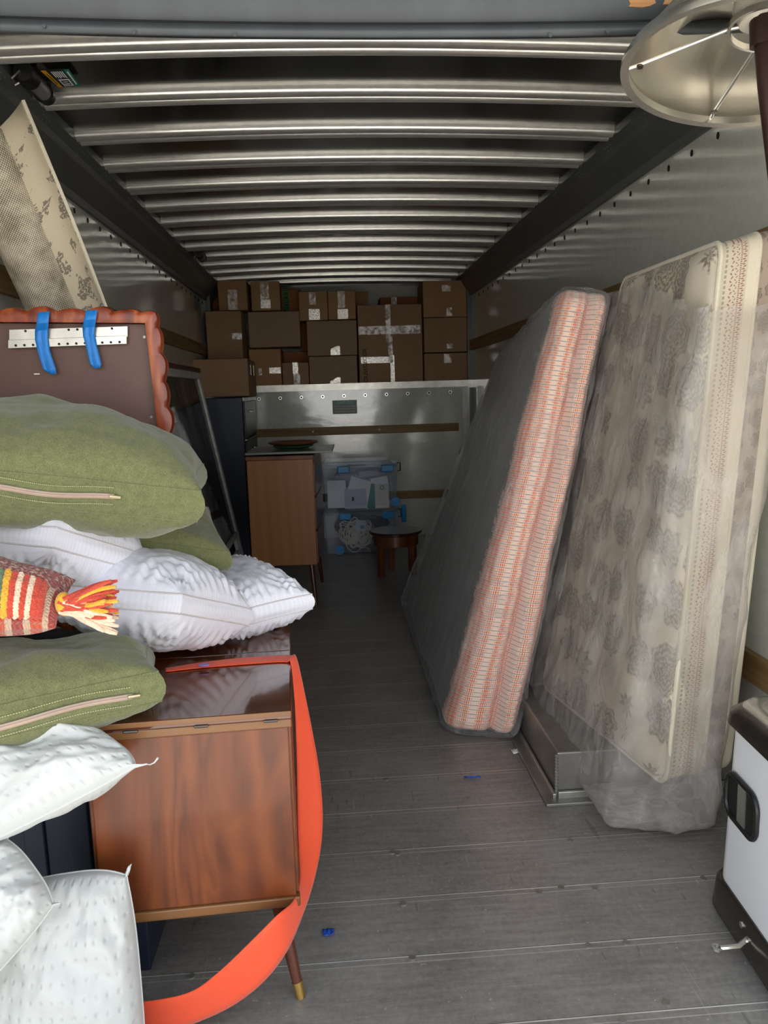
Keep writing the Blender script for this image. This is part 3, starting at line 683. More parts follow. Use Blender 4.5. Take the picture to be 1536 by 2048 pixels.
def card(u0, u1, v0, v1, y, mt, label, name='paper_sheet', rot=0, cat='paper', grp='papers inside the upper bin'):
    um, vm = (u0+u1)/2, (v0+v1)/2; c = PY(um, vm, y); wd = PY(u1, vm, y).x-PY(u0, vm, y).x; ht = PY(um, v0, y).z-PY(um, v1, y).z
    return tag(MB().box(c, (wd, .003, ht), Matrix.Rotation(rot, 3, 'Y')).build(name, mt, smooth=False), label, cat, grp)
zf = by0+.035
card(655, 692, 961, 1016, zf, 'paper', 'blank white sheet nearest the dresser inside the upper bin')
card(694, 745, 958, 1012, zf+.012, 'paper', 'tilted white sheet behind the printed leaflet in the upper bin', rot=.32)
o = card(689, 733, 978, 1017, zf-.008, 'paper_grey', 'pale printed leaflet in front of the tilted sheet in the upper bin', 'leaflet')
p = PY(706, 998, zf-.011); MB().box(p, (.02, .002, .035)).build('printed_mark', 'ink', o, smooth=False)
card(738, 758, 968, 1017, zf+.004, 'teal', 'teal card wedged behind the cream leaflet in the upper bin', 'card', .2, 'card')
o = card(750, 778, 968, 1016, zf-.004, 'paper_cream', 'cream leaflet with a small green emblem in the upper bin', 'leaflet')
p = PY(764, 975, zf-.007); MB().lathe([(.012, 0), (.020, 0), (.020, .002), (.012, .002)], p, (0, -1, 0), 20).build('emblem', 'teal', o)
for k in range(5): q = PY(764, 985+k*5, zf-.007); MB().box(q, (.06-.006*k, .001, .004)).build('text_line', 'paper_grey', o, smooth=False)
card(742, 776, 954, 974, zf+.03, 'paper', 'sheet leaning at the back of the upper bin behind the cream leaflet', rot=-.15)
def lump(c, r, sq, mt, name, label, cat, sd):
    m = MB()
    m.grid(lambda a, b: V(c)+V((math.cos(2*PI*a)*math.sin(PI*b)*r[0], math.sin(2*PI*a)*math.sin(PI*b)*r[1], -math.cos(PI*b)*r[2]))*(1+.28*fb((math.cos(2*PI*a)*math.sin(PI*b)+sd, math.sin(2*PI*a)*math.sin(PI*b), math.cos(PI*b)), 1.7)), 40, 24)
    return tag(m.build(name, mt, merge=1e-5), label, cat)
lump((.27, 6.88, .66), (.22, .12, .10), 0, 'paper_grey', 'bubble_wrap', 'pale crumpled wrapping above the papers in the upper bin', 'wrapping', 3)
lump((.25, 6.92, .18), (.24, .13, .13), 0, 'darkcloth', 'folded_cloth', 'dark blue cloth behind the rope in the lower bin', 'cloth', 9)
rp_ = MB(); rc = PY(708, 1068, by0+.075)
rnd = random.Random(5)
for k in range(26):
    cx_ = rnd.uniform(-.06, .10); a0 = rnd.uniform(.7, 1.1); ph = rnd.uniform(0, 6); yy = rnd.uniform(-.03, .04); tl = rnd.uniform(-.5, .5)
    pts = []
    zc = rnd.uniform(-.03, .03); ra_ = rnd.uniform(.045, .085); rb_ = rnd.uniform(.06, .105)
    for i in range(29):
        an = 2*PI*i/28; k2 = 1+.10*math.sin(3*an+ph)+.07*math.sin(5*an+ph*2)
        pts.append(rc+V((cx_+math.cos(an+tl)*ra_*k2, yy+.012*math.sin(an*2+ph), zc+math.sin(an)*rb_*k2)))
    rp_.tube(pts, .0055, 6, False)
pts = [PY(u, v, by0+.05) for u, v in ((690, 1085), (697, 1098), (705, 1104), (715, 1103), (722, 1096), (730, 1094), (738, 1098), (742, 1104))]; rp_.tube(pts, .005, 6)
rope = tag(rp_.build('coiled_rope', 'rope'), 'tangled white cotton rope with a paper tag in the lower bin', 'rope')
q = PY(722, 1052, by0+.034); MB().box(q, (.09, .002, .10)).build('paper_tag', 'paper_grey', rope, smooth=False); q = PY(724, 1054, by0+.031); MB().box(q, (.03, .002, .03)).build('tag_print', 'teal', rope, smooth=False)
# stool
sc0 = PY(791, 1062, 5.85); st = thing('round_stool', 'small dark round wooden stool in front of the bins', 'stool', (sc0.x, 5.85, 0))
tx, ty, tz = sc0.x, 5.85, .345
MB().lathe([(0, 0), (.195, 0), (.205, .008), (.205, .018), (.198, .024), (0, .024)], (tx, ty, tz-.024), (0, 0, 1), 44).build('seat', 'stool_top', st)
MB().lathe([(.165, -.085), (.175, -.085), (.175, 0), (.165, 0)], (tx, ty, tz-.024), (0, 0, 1), 40).build('apron', 'stool', st)
for an in (215, 325, 100, 30):
    c, s = math.cos(math.radians(an)), math.sin(math.radians(an)); Rl = Matrix.Rotation(math.radians(an), 3, 'Z')
    MB().box((tx+c*.15, ty+s*.15, .16), (.045, .045, .32), Rl).build('leg', 'stool', st, smooth=False, bevel=.005)

# ------------------------------------------------------------------ leaning glass panel, framed mirror, rug
A = [V((-1.045, 4.2, 1.585)), V((-1.045, 6.2, 1.585)), V((-.76, 6.2, .012)), V((-.76, 4.2, .012))]
t = thing('leaning_window', 'tall glass window in a weathered pale frame leaning on the wall before the navy cabinet', 'window panel', (-.9, 5.2, 0))
def gp(a, b): return (A[0]*(1-a)+A[1]*a)*(1-b)+(A[3]*(1-a)+A[2]*a)*b
gn = (A[1]-A[0]).cross(A[3]-A[0]).normalized()
gn = gn if gn.x > 0 else -gn
def gbar(a0, a1, b0, b1, nm, mt, d=.035, off=0):
    vs = [gp(a, b)+gn*(off+h) for h in (0, d) for a, b in ((a0, b0), (a1, b0), (a0, b1), (a1, b1))]
    m = MB(); m.hexa(vs); return m.build(nm, mt, t, smooth=False, bevel=.003)
gbar(.0, 1, 0, .032, 'top_rail', 'frame_grey'); gbar(.965, 1, .032, 1, 'stile', 'frame_grey'); gbar(0, .035, .032, 1, 'stile', 'frame_grey')
gbar(.035, .965, .80, .825, 'middle_rail', 'frame_grey'); gbar(.035, .965, .885, .905, 'lower_rail', 'frame_grey'); gbar(.035, .965, .97, 1, 'bottom_rail', 'frame_grey')
gbar(.93, .95, .825, .97, 'inner_stile', 'frame_grey', .03)
gbar(0, 1, -.02, 0, 'dark_cap', 'backboard', .05)
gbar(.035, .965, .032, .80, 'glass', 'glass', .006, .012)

# mirror seen from the back, scalloped frame
t = thing('wall_mirror', 'dark brown back of a framed panel with scalloped cedar edge and blue tape', 'frame', (-.79, 2.3, .73))
ml, mr, mb_, mt_ = -1.075, -.512, .76, 1.612
lean = .03
def mp(x, z, y=0): return V((x+lean*(z-1.612)*.9*-.0+(.045*(1.612-z) if x > -.6 else 0), 2.30+.06*(z-.73)*-.0+y, z+(-.03*(x-mr))))
MB().hexa([mp(ml, mb_, .0), mp(mr, mb_, .0), mp(ml, mb_, .02), mp(mr, mb_, .02), mp(ml, mt_, .0), mp(mr, mt_, .0), mp(ml, mt_, .02), mp(mr, mt_, .02)]).build('back_panel', 'backboard', t, smooth=False, bevel=.002)
fr = MB(); W0 = .030
def scal(s, L):
    p = L/(2*round(L/.148)); return .014*abs(math.cos(PI*s/p))**.7*(1.2 if int(s/p+.5) % 2 == 0 else .8)*min(1, .15+min(s, L-s)/.05)
def rail(p0, p1, outn):
    p0, p1 = V(p0), V(p1); L = (p1-p0).length; d = (p1-p0)/L; n = 90
    def fn(a, b):   # b: 0 inner back, .33 outer back, .66 outer front, 1 inner front
        s = a*L
        sec = [(0, -.028), (.55, -.033), (.92, -.026), (1, -.010), (.92, .02), (0, .028)]
        k = sec[int(round(b*5))]
        wd = (W0+scal(s, L))*k[0]
        ext = (-wd if a == 0 else wd if a == 1 else 0)
        # mitre
        sm = s+(-wd*(1-a*2))*1.0 if False else -wd+(L+2*wd)*a
        q = p0+d*sm+V(outn)*wd
        return mp(q.x, q.z, k[1])
    fr.grid(fn, n, 5)
rail((ml, 0, mt_), (mr, 0, mt_), (0, 0, 1)); rail((mr, 0, mt_), (mr, 0, mb_), (1, 0, 0)); rail((mr, 0, mb_), (ml, 0, mb_), (0, 0, -1)); rail((ml, 0, mb_), (ml, 0, mt_), (-1, 0, 0))
fr.build('scalloped_frame', 'redwood', t, auto=50)
# hanging cleat: two aluminium strips with holes, two blue tapes
c0, c1 = PY(18, 672, 2.27), PY(255, 666, 2.27)
def strip(u0, v0, u1, v1, hpx, y, nm):
    q = [PY(u0, v0, y), PY(u1, v1, y), PY(u1, v1+hpx, y), PY(u0, v0+hpx, y)]
    return MB().prism(q, (0, .006, 0)).build(nm, 'alu', t, smooth=False, bevel=.001)
s1 = strip(18, 659, 255, 652, 22, 2.286, 'cleat_rail'); s2 = strip(16, 680, 253, 671, 17, 2.281, 'cleat_rail')
hm = MB()
for k in range(13):
    f = (k+.9)/13.7
    if k in (1, 6, 7, 11): hm.disc(PY(18+237*f, 663-7*f, 2.2855), (0, -1, 0), .0035, 10, .0008)
hm.build('screw_hole', 'hole', s1); hm = MB()
for k in range(13):
    f = (k+.9)/13.7
    if k not in (4, 9): hm.disc(PY(16+237*f, 691.5-8*f, 2.2805), (0, -1, 0), .0035, 10, .0008)
hm.build('screw_hole', 'hole', s2)
def btape(L, Rr):
    n = len(L)
    def fn(a, b):
        i = int(round(b*(n-1))); p = L[i]; q = Rr[i]; y = 2.277+(.003*math.sin(a*9+b*7))
        if i == 0: y = 2.258
        if i == 1: y = 2.258
        return PY(p[0]+(q[0]-p[0])*a, p[1]+(q[1]-p[1])*a, y)
    MB().grid(fn, 4, n-1).build('blue_tape', 'blue_tape', t, solid=.001)
btape([(76, 625), (73, 647), (70, 662), (70, 680), (76, 705), (86, 738), (100, 748)], [(99, 623), (97, 645), (96, 660), (96, 676), (100, 702), (111, 735), (113, 748)])
btape([(172, 621), (168, 640), (165, 655), (166, 672), (174, 700), (180, 728), (190, 737)], [(195, 620), (192, 638), (190, 654), (189, 668), (194, 692), (203, 728), (200, 736)])
MB().box(PY(74, 748, 2.296), (.016, .003, .002)).build('staple', 'steel', t, smooth=False)
for u, v in ((289, 674), (303, 834)): MB().disc(PY(u, v, 2.299), (0, -1, 0), .004, 10, .002).build('screw_head', 'alu_dull', t)

# rolled rug leaning behind the mirror
ra, rb = PY(-62, 230, 2.46), PY(110, 625, 2.74)
ax = (rb-ra).normalized(); k = (rb.z-.07)/-ax.z; r1 = rb+ax*k
ra = ra+ax*.045
Lr = (r1-ra).length
t = thing('rolled_rug', 'rolled beige rug leaning in the corner above the brown framed panel', 'rug', (r1.x, r1.y, 0))
sx1 = (V((1, 0, 0))-ax*ax.x).normalized(); sy1 = ax.cross(sx1)
if sy1.y > 0: sy1 = -sy1          # towards the camera
def rr(th, r, s): return ra+ax*s+sx1*math.cos(th)*r+sy1*math.sin(th)*r
MB().grid(lambda a, b: rr(-.6+a*2*PI*2.2, .088-.03*(a), b*Lr), 96, 40, lambda a, b: (a*1.2, b*Lr)).build('roll', 'rugback', t, solid=.006)
def flap(a, b):
    base = ra+ax*(b*Lr-.06*a)+sx1*(.075+.105*a)+sy1*(.028-.05*math.sin(a*PI*.6)+.028*a*a+.03*a)
    return base+sx1*(.008*math.sin(b*9)*a)
MB().grid(flap, 10, 40, lambda a, b: (a*.12, b*Lr)).build('curled_edge', 'rugpile', t, solid=.007)
MB().tube([flap(1, i/30) for i in range(31)], .0055, 6).build('edge_binding', 'cream', t)

# ------------------------------------------------------------------ near wooden cabinet and navy cabinet
rz = math.radians(2.9); R = Matrix.Rotation(rz, 3, 'Z'); o_ = V((-.113, 1.625, 0))   # front corner nearest the aisle
def cl(x, y, z): return o_+R@V((x, y, z))
CW, CD = .452, .64
t = thing('walnut_cabinet', 'glossy walnut cabinet with hinged lid on brass tipped legs', 'cabinet', cl(-CW/2, CD/2, 0))
def cbx(xa, xb, ya, yb, za, zb2, nm, mt, par=None, bev=.003):
    return MB().box(cl((xa+xb)/2, (ya+yb)/2, (za+zb2)/2), (xb-xa, yb-ya, zb2-za), R).build(nm, mt, par or t, smooth=False, bevel=bev)
cbx(-CW+.002, -.002, .014, CD, .262, .690, 'carcass', 'walnut')
cbx(-CW+.012, -.008, .002, .016, .262, .672, 'front_panel', 'walnut')
cbx(-CW, 0, -.004, .02, .238, .262, 'bottom_trim', 'walnut_edge')
cbx(-CW, 0, -.001, .02, .672, .692, 'top_rail', 'walnut_edge')
cbx(-CW, 0, -.003, .405, .692, .712, 'lid', 'walnut_top')
cbx(-CW, 0, .407, CD, .692, .712, 'rear_top', 'walnut_top')
cbx(-CW, 0, -.0045, -.002, .700, .712, 'lid_edge', 'walnut_edge', bev=.001)
for x in (-.045, -.195, -.345): cbx(x-.016, x+.016, -.008, .0, .689, .6955, 'hinge', 'dark_steel')
for sx_, sy_ in ((0, 0), (1, 0), (0, 1), (1, 1)):
    tx_ = -.055-(CW-.11)*sx_; ty_ = .05+(CD-.10)*sy_
    bx_ = tx_+(.045 if not sx_ else -.035); by_ = ty_+(-.05 if not sy_ else .045)
    a, b = leg_bm(cl(tx_, ty_, .24), cl(bx_, by_, .0), .020, .0105, .16)
    lg = a.build('leg', 'leg', t); b.build('ferrule', 'brass', lg)
t = thing('navy_cabinet', 'dark navy metal cabinet behind the white quilted pillows', 'cabinet', (-.85, 2.05, 0))
MB().box((-.852, 2.06, .355), (.51, .60, .71)).build('carcass', 'navy', t, smooth=False, bevel=.005)
for k in range(5): MB().box((-1.06+.105*k, 1.757, .37), (.05, .012, .62)).build('front_ridge', 'navy', t, smooth=False, bevel=.004)
MB().box((-.55, 2.06, .10), (.105, .62, .20)).build('base_tray', 'navy', t, smooth=False, bevel=.004)

# ------------------------------------------------------------------ pillows
class Pillow:
    """surface over four corners: front-left, front-right, back-right, back-left; u -1..1 across, v -1..1 front to back"""
    def __init__(s, C, tu, td, gus=0, pinch=.07, p=2.4, q=.5, wr=None):
        s.C = [V(c) for c in C]; s.tu, s.td, s.g, s.pinch, s.p, s.q, s.wr = tu, td, gus, pinch, p, q, wr
        s.n = ((s.C[1]-s.C[0]).cross(s.C[3]-s.C[0])+(s.C[2]-s.C[3]).cross(s.C[2]-s.C[1])).normalized()
        s.lu = ((s.C[1]-s.C[0]).length+(s.C[2]-s.C[3]).length)/2; s.lv = ((s.C[3]-s.C[0]).length+(s.C[2]-s.C[1]).length)/2
    ear = False
    def base(s, u, v):
        e = s.pinch
        if s.ear:
            g = lambda x: e*(abs(x)**3-abs(x)**34)
            uu = u*(1-g(v)*abs(u)**2); vv = v*(1-g(u)*abs(v)**2)
        else: uu = u*(1-e*(1-v*v)); vv = v*(1-e*(1-u*u))
        a, b = (uu+1)/2, (vv+1)/2
        c = s.C; return (c[0]*(1-a)+c[1]*a)*(1-b)+(c[3]*(1-a)+c[2]*a)*b
    def gg(s, u, v): return s.g*.5
    def pos(s, u, v, side):
        T = s.tu if side > 0 else s.td
        k = (max(0, 1-abs(u)**s.p)*max(0, 1-abs(v)**s.p))
        h = T*k**s.q
        if s.wr: h += s.wr(u, v, side)*min(1, k*6+.0)
        return s.base(u, v)+s.n*side*(h+s.gg(u, v))
    def edge(s, u, v, f):   # f -1 bottom edge .. 1 top edge, bulging outward a little
        b = s.base(u, v); c = (s.C[0]+s.C[1]+s.C[2]+s.C[3])/4; out = (b-c); out -= s.n*out.dot(s.n); out.normalize()
        return b+s.n*f*s.gg(u, v)+out*(s.g*.22*(1-f*f))
    def build(s, name, mt, n=52, parent=None, part=None):
        m = MB()
        def sp(a): x = 2*a-1; return .45*x+.55*math.sin(x*PI/2)
        uvf = lambda a, b: (sp(a)*.5*s.lu+s.lu*.5, sp(b)*.5*s.lv+s.lv*.5)
        if name == 'knit': uvf = lambda a, b: (sp(a)*.5+.5, sp(b)*.5+.5)
        for side in (1, -1): m.grid(lambda a, b: s.pos(sp(a), sp(b), side), n, n, uvf)
        if s.g:
            for ed in range(4):
                def fn(a, b):
                    w = sp(a); f = 2*b-1
                    u, v = ((w, -1), (1, w), (w, 1), (-1, w))[ed]; return s.edge(u, v, f)
                m.grid(fn, n, 4, lambda a, b: (a*s.lu, b*s.g))
        return m
    def seam(s, side, n=120):
        pts = []
        for (u0, v0), (u1, v1) in (((-1, -1), (1, -1)), ((1, -1), (1, 1)), ((1, 1), (-1, 1)), ((-1, 1), (-1, -1))):
            for i in range(n//4): a = i/(n//4); pts.append(s.edge(u0+(u1-u0)*a, v0+(v1-v0)*a, side))
        pts.append(pts[0]); return pts
def silkw(sd, A=.0078):
    def f(u, v, side):
        r = 0
        for cu, cv in ((-1, -1), (1, -1), (1, 1), (-1, 1)):
            d = math.hypot(u-cu, v-cv); an = math.atan2(v-cv, u-cu); ph = noise.noise(V((u*2+sd, v*2, side)))*3
            fa = max(0, 1-d/1.15)**1.2
            r += A*fa*math.sin(d*26+ph*1.4+an*1.5)*1.0+A*.8*fa*math.sin(an*26+ph*2)
        ed = max(abs(u), abs(v)); w_ = v if abs(u) > abs(v) else u
        r += A*.7*math.sin(w_*34+ph)*max(0, (ed-.55)/.45)
        return r+.010*noise.fractal(V((u*1.6+sd, v*1.6, side*3.)), 1, 2, 4)
    return f
def softw(sd, A=.012, f2=2.0):
    def f(u, v, side): return A*noise.fractal(V((u*f2+sd, v*f2, side*3.+sd)), 1, 2, 3)+A*.35*math.sin(u*5+v*3+sd)*(1 if side > 0 else .6)
    return f
def green_cushion(C, tu, td, g, label, zu0, zu1, sd, zf=0.0):
    P = Pillow(C, tu, td, g, .05, 2.6, .5, softw(sd, .014))
    o = P.build('cushion', 'green').build('green_cushion', 'green', merge=1e-5, auto=70); tag(o, label, 'cushion', 'green cushions in the pile')
    if zu1 is not None:
        n = 40
        def zp(a, off, f): return P.edge(zu0+(zu1-zu0)*a, -1, f)+ (P.edge(zu0+(zu1-zu0)*a, -1, f)-(P.C[0]+P.C[1]+P.C[2]+P.C[3])/4).normalized()*off+P.n*.004*math.sin(a*7+sd)
        zo = MB().grid(lambda a, b: zp(a, .003, zf+(b-.5)*.012/(g*.5)), n, 2).build('zip_tape', 'zip', o, solid=.003)
        MB().tube([zp(i/n, .0055, zf) for i in range(n+1)], .0022, 6).build('zip_teeth', 'zip', zo)
        e = zp(1, .006, zf); dr_ = (zp(1, .006, zf)-zp(.96, .006, zf)).normalized()
        MB().tube([e-dr_*.012, e+dr_*.012], [.005, .0035], 8).build('zip_pull', 'zip_pull', zo)
        for f in (zf-.019/(g*.5), zf+.019/(g*.5)):
            st_ = MB()
            for i in range(0, 70): st_.tube([zp((i+.15)/70, .003, f), zp((i+.75)/70, .003, f)], .0011, 4)
            st_.build('stitching', 'green_thread', o)
    for sd_ in (1, -1): MB().tube(P.seam(sd_), .0022, 6, False).build('seam', 'green', o)
    return o
green_cushion([PY(-210, 960, 1.66), PY(398, 1013, 1.82), PY(404, 955, 2.16), PY(-130, 860, 2.16)], .125, .095, .075, 'largest green cushion with a long zip lying on top of the pile', -.5, .36, 1.0, .1)
green_cushion([PY(110, 1085, 1.98), PY(458, 1122, 2.12), PY(415, 1030, 2.42), PY(90, 1010, 2.42)], .055, .055, .05, 'green cushion squeezed beneath the largest one, no zip showing', -.8, None, 2.0)
green_cushion([PY(-230, 1500, 1.40), PY(320, 1372, 1.60), PY(300, 1318, 1.86), PY(-160, 1360, 1.86)], .07, .06, .065, 'lowest green cushion with an angled zip, over the white quilted pillow', -.6, .72, 3.0, -.1)
def silk(C, tu, td, label, sd, g=.045):
    P = Pillow(C, tu, td, g, .06, 2.3, .5, silkw(sd))
    o = P.build('silk', 'silk', 84).build('satin_pillow', 'silk', merge=1e-5, auto=80); tag(o, label, 'pillow', 'white satin pillows in the pile')
    for s_ in (1, -1): MB().tube(P.seam(s_, 160), .0026, 6, False).build('piping', 'piping', o)
    return o
silk([PY(110, 1075, 1.74), PY(290, 1128, 2.02), PY(160, 1060, 2.3), PY(-160, 1050, 1.98)], .115, .09, 'satin pillow sagging between the big green cushion and the knitted pillow', 1.3)
silk([PY(362, 1208, 1.77), PY(500, 1235, 2.06), PY(300, 1150, 2.32), PY(70, 1185, 1.98)], .105, .115, 'satin pillow whose puckered corner points at the viewer', 2.9)
silk([PY(450, 1248, 2.02), PY(624, 1203, 2.2), PY(500, 1140, 2.5), PY(330, 1170, 2.4)], .075, .085, 'satin pillow with its pointed end poking out over the cabinet edge', 4.7)
# knitted pillow with tassel
P = Pillow([PY(-260, 1280, 1.50), PY(112, 1256, 1.57), PY(152, 1160, 1.70), PY(-260, 1050, 1.66)], .07, .08, 0, .04, 2.6, .5, softw(6, .006))
ko = P.build('knit', 'knit', 60).build('knitted_pillow', 'knit', merge=1e-5, auto=80); tag(ko, 'chunky striped knit pillow in red, yellow and green with a tassel', 'pillow')
kn = MB()   # raised cable rows
for u_ in (.40, .47, .54, .61):
    pass
def cable(u_, r, mt):
    c_ = MB()
    for ph in (0, PI):
        pts = [P.pos(u_+.020*math.sin(i*.9+ph), -.86+i*1.0/60, 1)+P.n*(.003+.004*math.cos(i*.9+ph)) for i in range(61)]
        c_.tube(pts, r, 7)
    c_.build('cable_stitch', mt, ko)
M['y_grn'] = fabric('yarn_green', srgb(70, 96, 72), srgb(104, 128, 100), 300, 60)
for u_, mt in ((.27, 'y_yel'), (.345, 'y_grn'), (.42, 'y_yel'), (.49, 'y_red'), (.55, 'y_crm'), (.61, 'y_red'), (.67, 'y_crm'), (.73, 'y_red'), (.79, 'y_red'), (.2, 'y_red'), (.13, 'y_crm'), (.06, 'y_red')): cable(u_, .0062, mt)
knot = PY(128, 1208, 1.595); rnd = random.Random(11)
tl_ = MB().grid(lambda a, b: knot+V((math.cos(2*PI*a)*math.sin(PI*b)*.018, math.sin(2*PI*a)*math.sin(PI*b)*.018, -math.cos(PI*b)*.026)), 16, 10).build('tassel', 'y_yel', ko, merge=1e-5)
for mt, cnt, (vlo, vhi) in (('y_red', 36, (1160, 1242)), ('y_yel', 16, (1172, 1232)), ('y_crm', 26, (1202, 1268))):
    ym = MB()
    for k in range(cnt):
        v1 = rnd.uniform(vlo, vhi); e = PY(rnd.uniform(205, 238), v1, rnd.uniform(1.565, 1.625)); s0 = knot+V((rnd.uniform(-.008, .010), rnd.uniform(-.014, .008), rnd.uniform(-.014, .014)))
        mid = (s0+e)/2+V((0, -.006, rnd.uniform(-.004, .012)+(.012 if v1 < 1200 else -.010)))
        pts = [s0*(1-a)**2+mid*2*a*(1-a)+e*a*a for a in [i/8 for i in range(9)]]
        ym.tube(pts, [.0050]*8+[.0030], 6)
    ym.build('yarn_strands', mt, tl_)
# white quilted pillows
def quilt(C, tu, td, label, sd):
    P = Pillow(C, tu, td, 0, .12, 2.6, .45, lambda u, v, sd_: softw(sd, .020, 2.0)(u, v, sd_)+.007*math.sin(11*(u*.7+v)+4*noise.noise(V((u*2+sd, v*2, 0))))*max(0, 1-math.hypot(u-.6, v-.5)/1.2)); P.ear = True
    o = P.build('q', 'dimple', 80).build('quilted_pillow', 'dimple', merge=1e-5, auto=80); tag(o, label, 'pillow', 'white quilted pillows beside the cabinet')
    MB().tube(P.seam(0, 120), .0022, 6, False).build('seam', 'dimple', o); return P, o
P1, q1 = quilt([PY(-120, 1735, 1.40), PY(294, 1528, 1.50), PY(170, 1440, 1.64), PY(-260, 1520, 1.56)], .085, .075, 'white quilted pillow right under the lowest green cushion', 1.7)
quilt([PY(-80, 2030, 1.31), PY(120, 1806, 1.40), PY(20, 1668, 1.48), PY(-260, 1760, 1.40)], .085, .06, 'white quilted pillow at the picture edge overlapping the biggest one', 5.1)
quilt([PY(-60, 2200, 1.42), PY(302, 2210, 1.44), PY(262, 1728, 1.545), PY(10, 1765, 1.53)], .09, .05, 'biggest white quilted pillow standing against the cabinet front', 8.3)
e = PY(292, 1528, 1.50); MB().tube([e, e+V((.008, -.002, -.001)), e+V((.018, -.004, .004)), e+V((.026, -.004, .014))], [.0012, .0012, .0016, .0022], 5).build('loose_thread', 'dimple', q1)

# ------------------------------------------------------------------ orange strap
EA = [(330, 1326, 1.93), (400, 1318, 1.96), (480, 1312, 1.98), (560, 1312, 1.985), (583, 1316, 1.98), (594, 1335, 1.965), (610, 1390, 1.94), (625, 1465, 1.92), (638, 1540, 1.89), (645, 1620, 1.85), (642, 1690, 1.80), (628, 1760, 1.73), (606, 1828, 1.64), (575, 1900, 1.57), (530, 1960, 1.54), (470, 2008, 1.54), (400, 2042, 1.55), (330, 2064, 1.56), (250, 2080, 1.57)]
EB = [(330, 1333, 1.905), (400, 1329, 1.92), (480, 1327, 1.93), (555, 1330, 1.935), (574, 1336, 1.93), (583, 1348, 1.925), (589, 1400, 1.91), (592, 1470, 1.89), (594, 1545, 1.86), (595, 1625, 1.82), (597, 1695, 1.77), (599, 1755, 1.70), (588, 1800, 1.61), (553, 1832, 1.55), (505, 1880, 1.53), (440, 1942, 1.53), (385, 1982, 1.54), (320, 1999, 1.55), (250, 2006, 1.56)]
def cat(L, t):
    n = len(L)-1; x = t*n; i = min(int(x), n-1); f = x-i
    p = [V(L[max(0, min(n, i+j))]) for j in (-1, 0, 1, 2)]
    return .5*((2*p[1])+(p[2]-p[0])*f+(2*p[0]-5*p[1]+4*p[2]-p[3])*f*f+(3*p[1]-p[0]-3*p[2]+p[3])*f**3)
EA3 = [PY(*e) for e in EA]; EB3 = [PY(*e) for e in EB]
for L in (EA3, EB3):
    for i in range(5): L[i].z = .7145
    L[5].z = .712
so_ = tag(MB().grid(lambda a, b: cat(EA3, b)*(1-a)+cat(EB3, b)*a+V((0, 0, .0)), 6, 160, lambda a, b: (b*1.7, a)).build('webbing_strap', 'strap', solid=.0022), 'orange webbing strap draped over the cabinet edge and looping down to the floor', 'strap')
MB().disc(PZ(408, 1331, .722), (0, 0, 1), .014, 14, .003, .009, (1, 0, 0)).build('woven_tag', 'lav', so_)

# ------------------------------------------------------------------ mattresses
def hexbox(C, rad, n, disp=None, keep=None, uvk=None):
    """C[(s,t,r)] corners; s thickness, t length, r height, each 0/1; rounded in parameter space"""
    def P(p): 
        s, t_, r = [(x+1)/2 for x in p]; q = V((0, 0, 0))
        for i in (0, 1):
            for j in (0, 1):
                for k_ in (0, 1):
                    q += C[(i, j, k_)]*((s if i else 1-s)*(t_ if j else 1-t_)*(r if k_ else 1-r))
        return q
    def rnd_(p):
        inn = [max(-1+rad[i], min(1-rad[i], p[i])) for i in range(3)]
        d = V([(p[i]-inn[i])/rad[i] for i in range(3)])
        if d.length > 1e-9: d.normalize()
        return [inn[i]+d[i]*rad[i] for i in range(3)]
    ctr = P((0, 0, 0)); m = MB()
    def place(p):
        q = rnd_(p); w_ = P(q)
        if disp: w_ = w_+disp(q, w_, ctr)
        return w_
    for axx in range(3):
        oth = [i for i in range(3) if i != axx]
        for sg_ in (-1, 1):
            nu, nv = n[oth[0]], n[oth[1]]
            def pp(a, b):
                p = [0, 0, 0]; p[axx] = sg_; e0, e1 = 2*a-1, 2*b-1
                f = lambda x: .7*x+.3*math.sin(x*PI/2)
                p[oth[0]] = f(e0); p[oth[1]] = f(e1); return p
            g = MB(); g.grid(lambda a, b: place(pp(a, b)), nu, nv, lambda a, b: (uvk(axx, sg_, pp(a, b)) if uvk else (a, b)))
            if keep:
                for j in range(nv):
                    for i in range(nu):
                        pc = rnd_(pp((i+.5)/nu, (j+.5)/nv)); f = g.f[j*nu+i]
                        if keep(pc, g.v[f[0]]):
                            m.add([g.v[x] for x in f], [[0, 1, 2, 3]], list(g.uv[j*nu+i]))
            else: m.add(g.v, g.f); m.uv[-len(g.f):] = g.uv
    return m
# striped mattress leaning along the wall
O = {(0, 0, 0): PZ(886, 1462, .02), (1, 0, 0): PZ(1036, 1478, .02), (0, 0, 1): PY(1122, 572, 2.95), (1, 0, 1): PY(1222, 586, 2.86),
     (0, 1, 0): V((.425, 4.86, .02)), (1, 1, 0): V((.70, 4.86, .02)), (0, 1, 1): PY(1004, 690, 4.82)+V((0, 0, -.02)), (1, 1, 1): PY(1004, 690, 4.82)+V((.26, 0, .02))}
def od(q, w_, c):
    s, t_, r = q; d = V((0, 0, 0))
    if t_ < -.9:
        k = (-.9-t_)/.1
        d.y += k*(.035*math.exp(-((s-.28)/.10)**2)-.02*(1-abs((s+.36)/.64)**2 if s < .28 else 1-abs((s-.64)/.36)**2))
        d.y += k*.004*math.sin(r*170)
    d += V((.012*fb((t_*2, r*2, s), 1.3), 0, 0))
    return d
oc = [O[k] for k in O]
tm = thing('wrapped_mattress', 'orange patterned mattress in clear plastic leaning along the wall', 'mattress', (.6, 3.9, 0))
uvo = lambda ax_, sg_, p: ((p[0]+1)*.14+(p[1]+1)*(.95 if ax_ == 0 else 0), (p[2]+1)*.92)
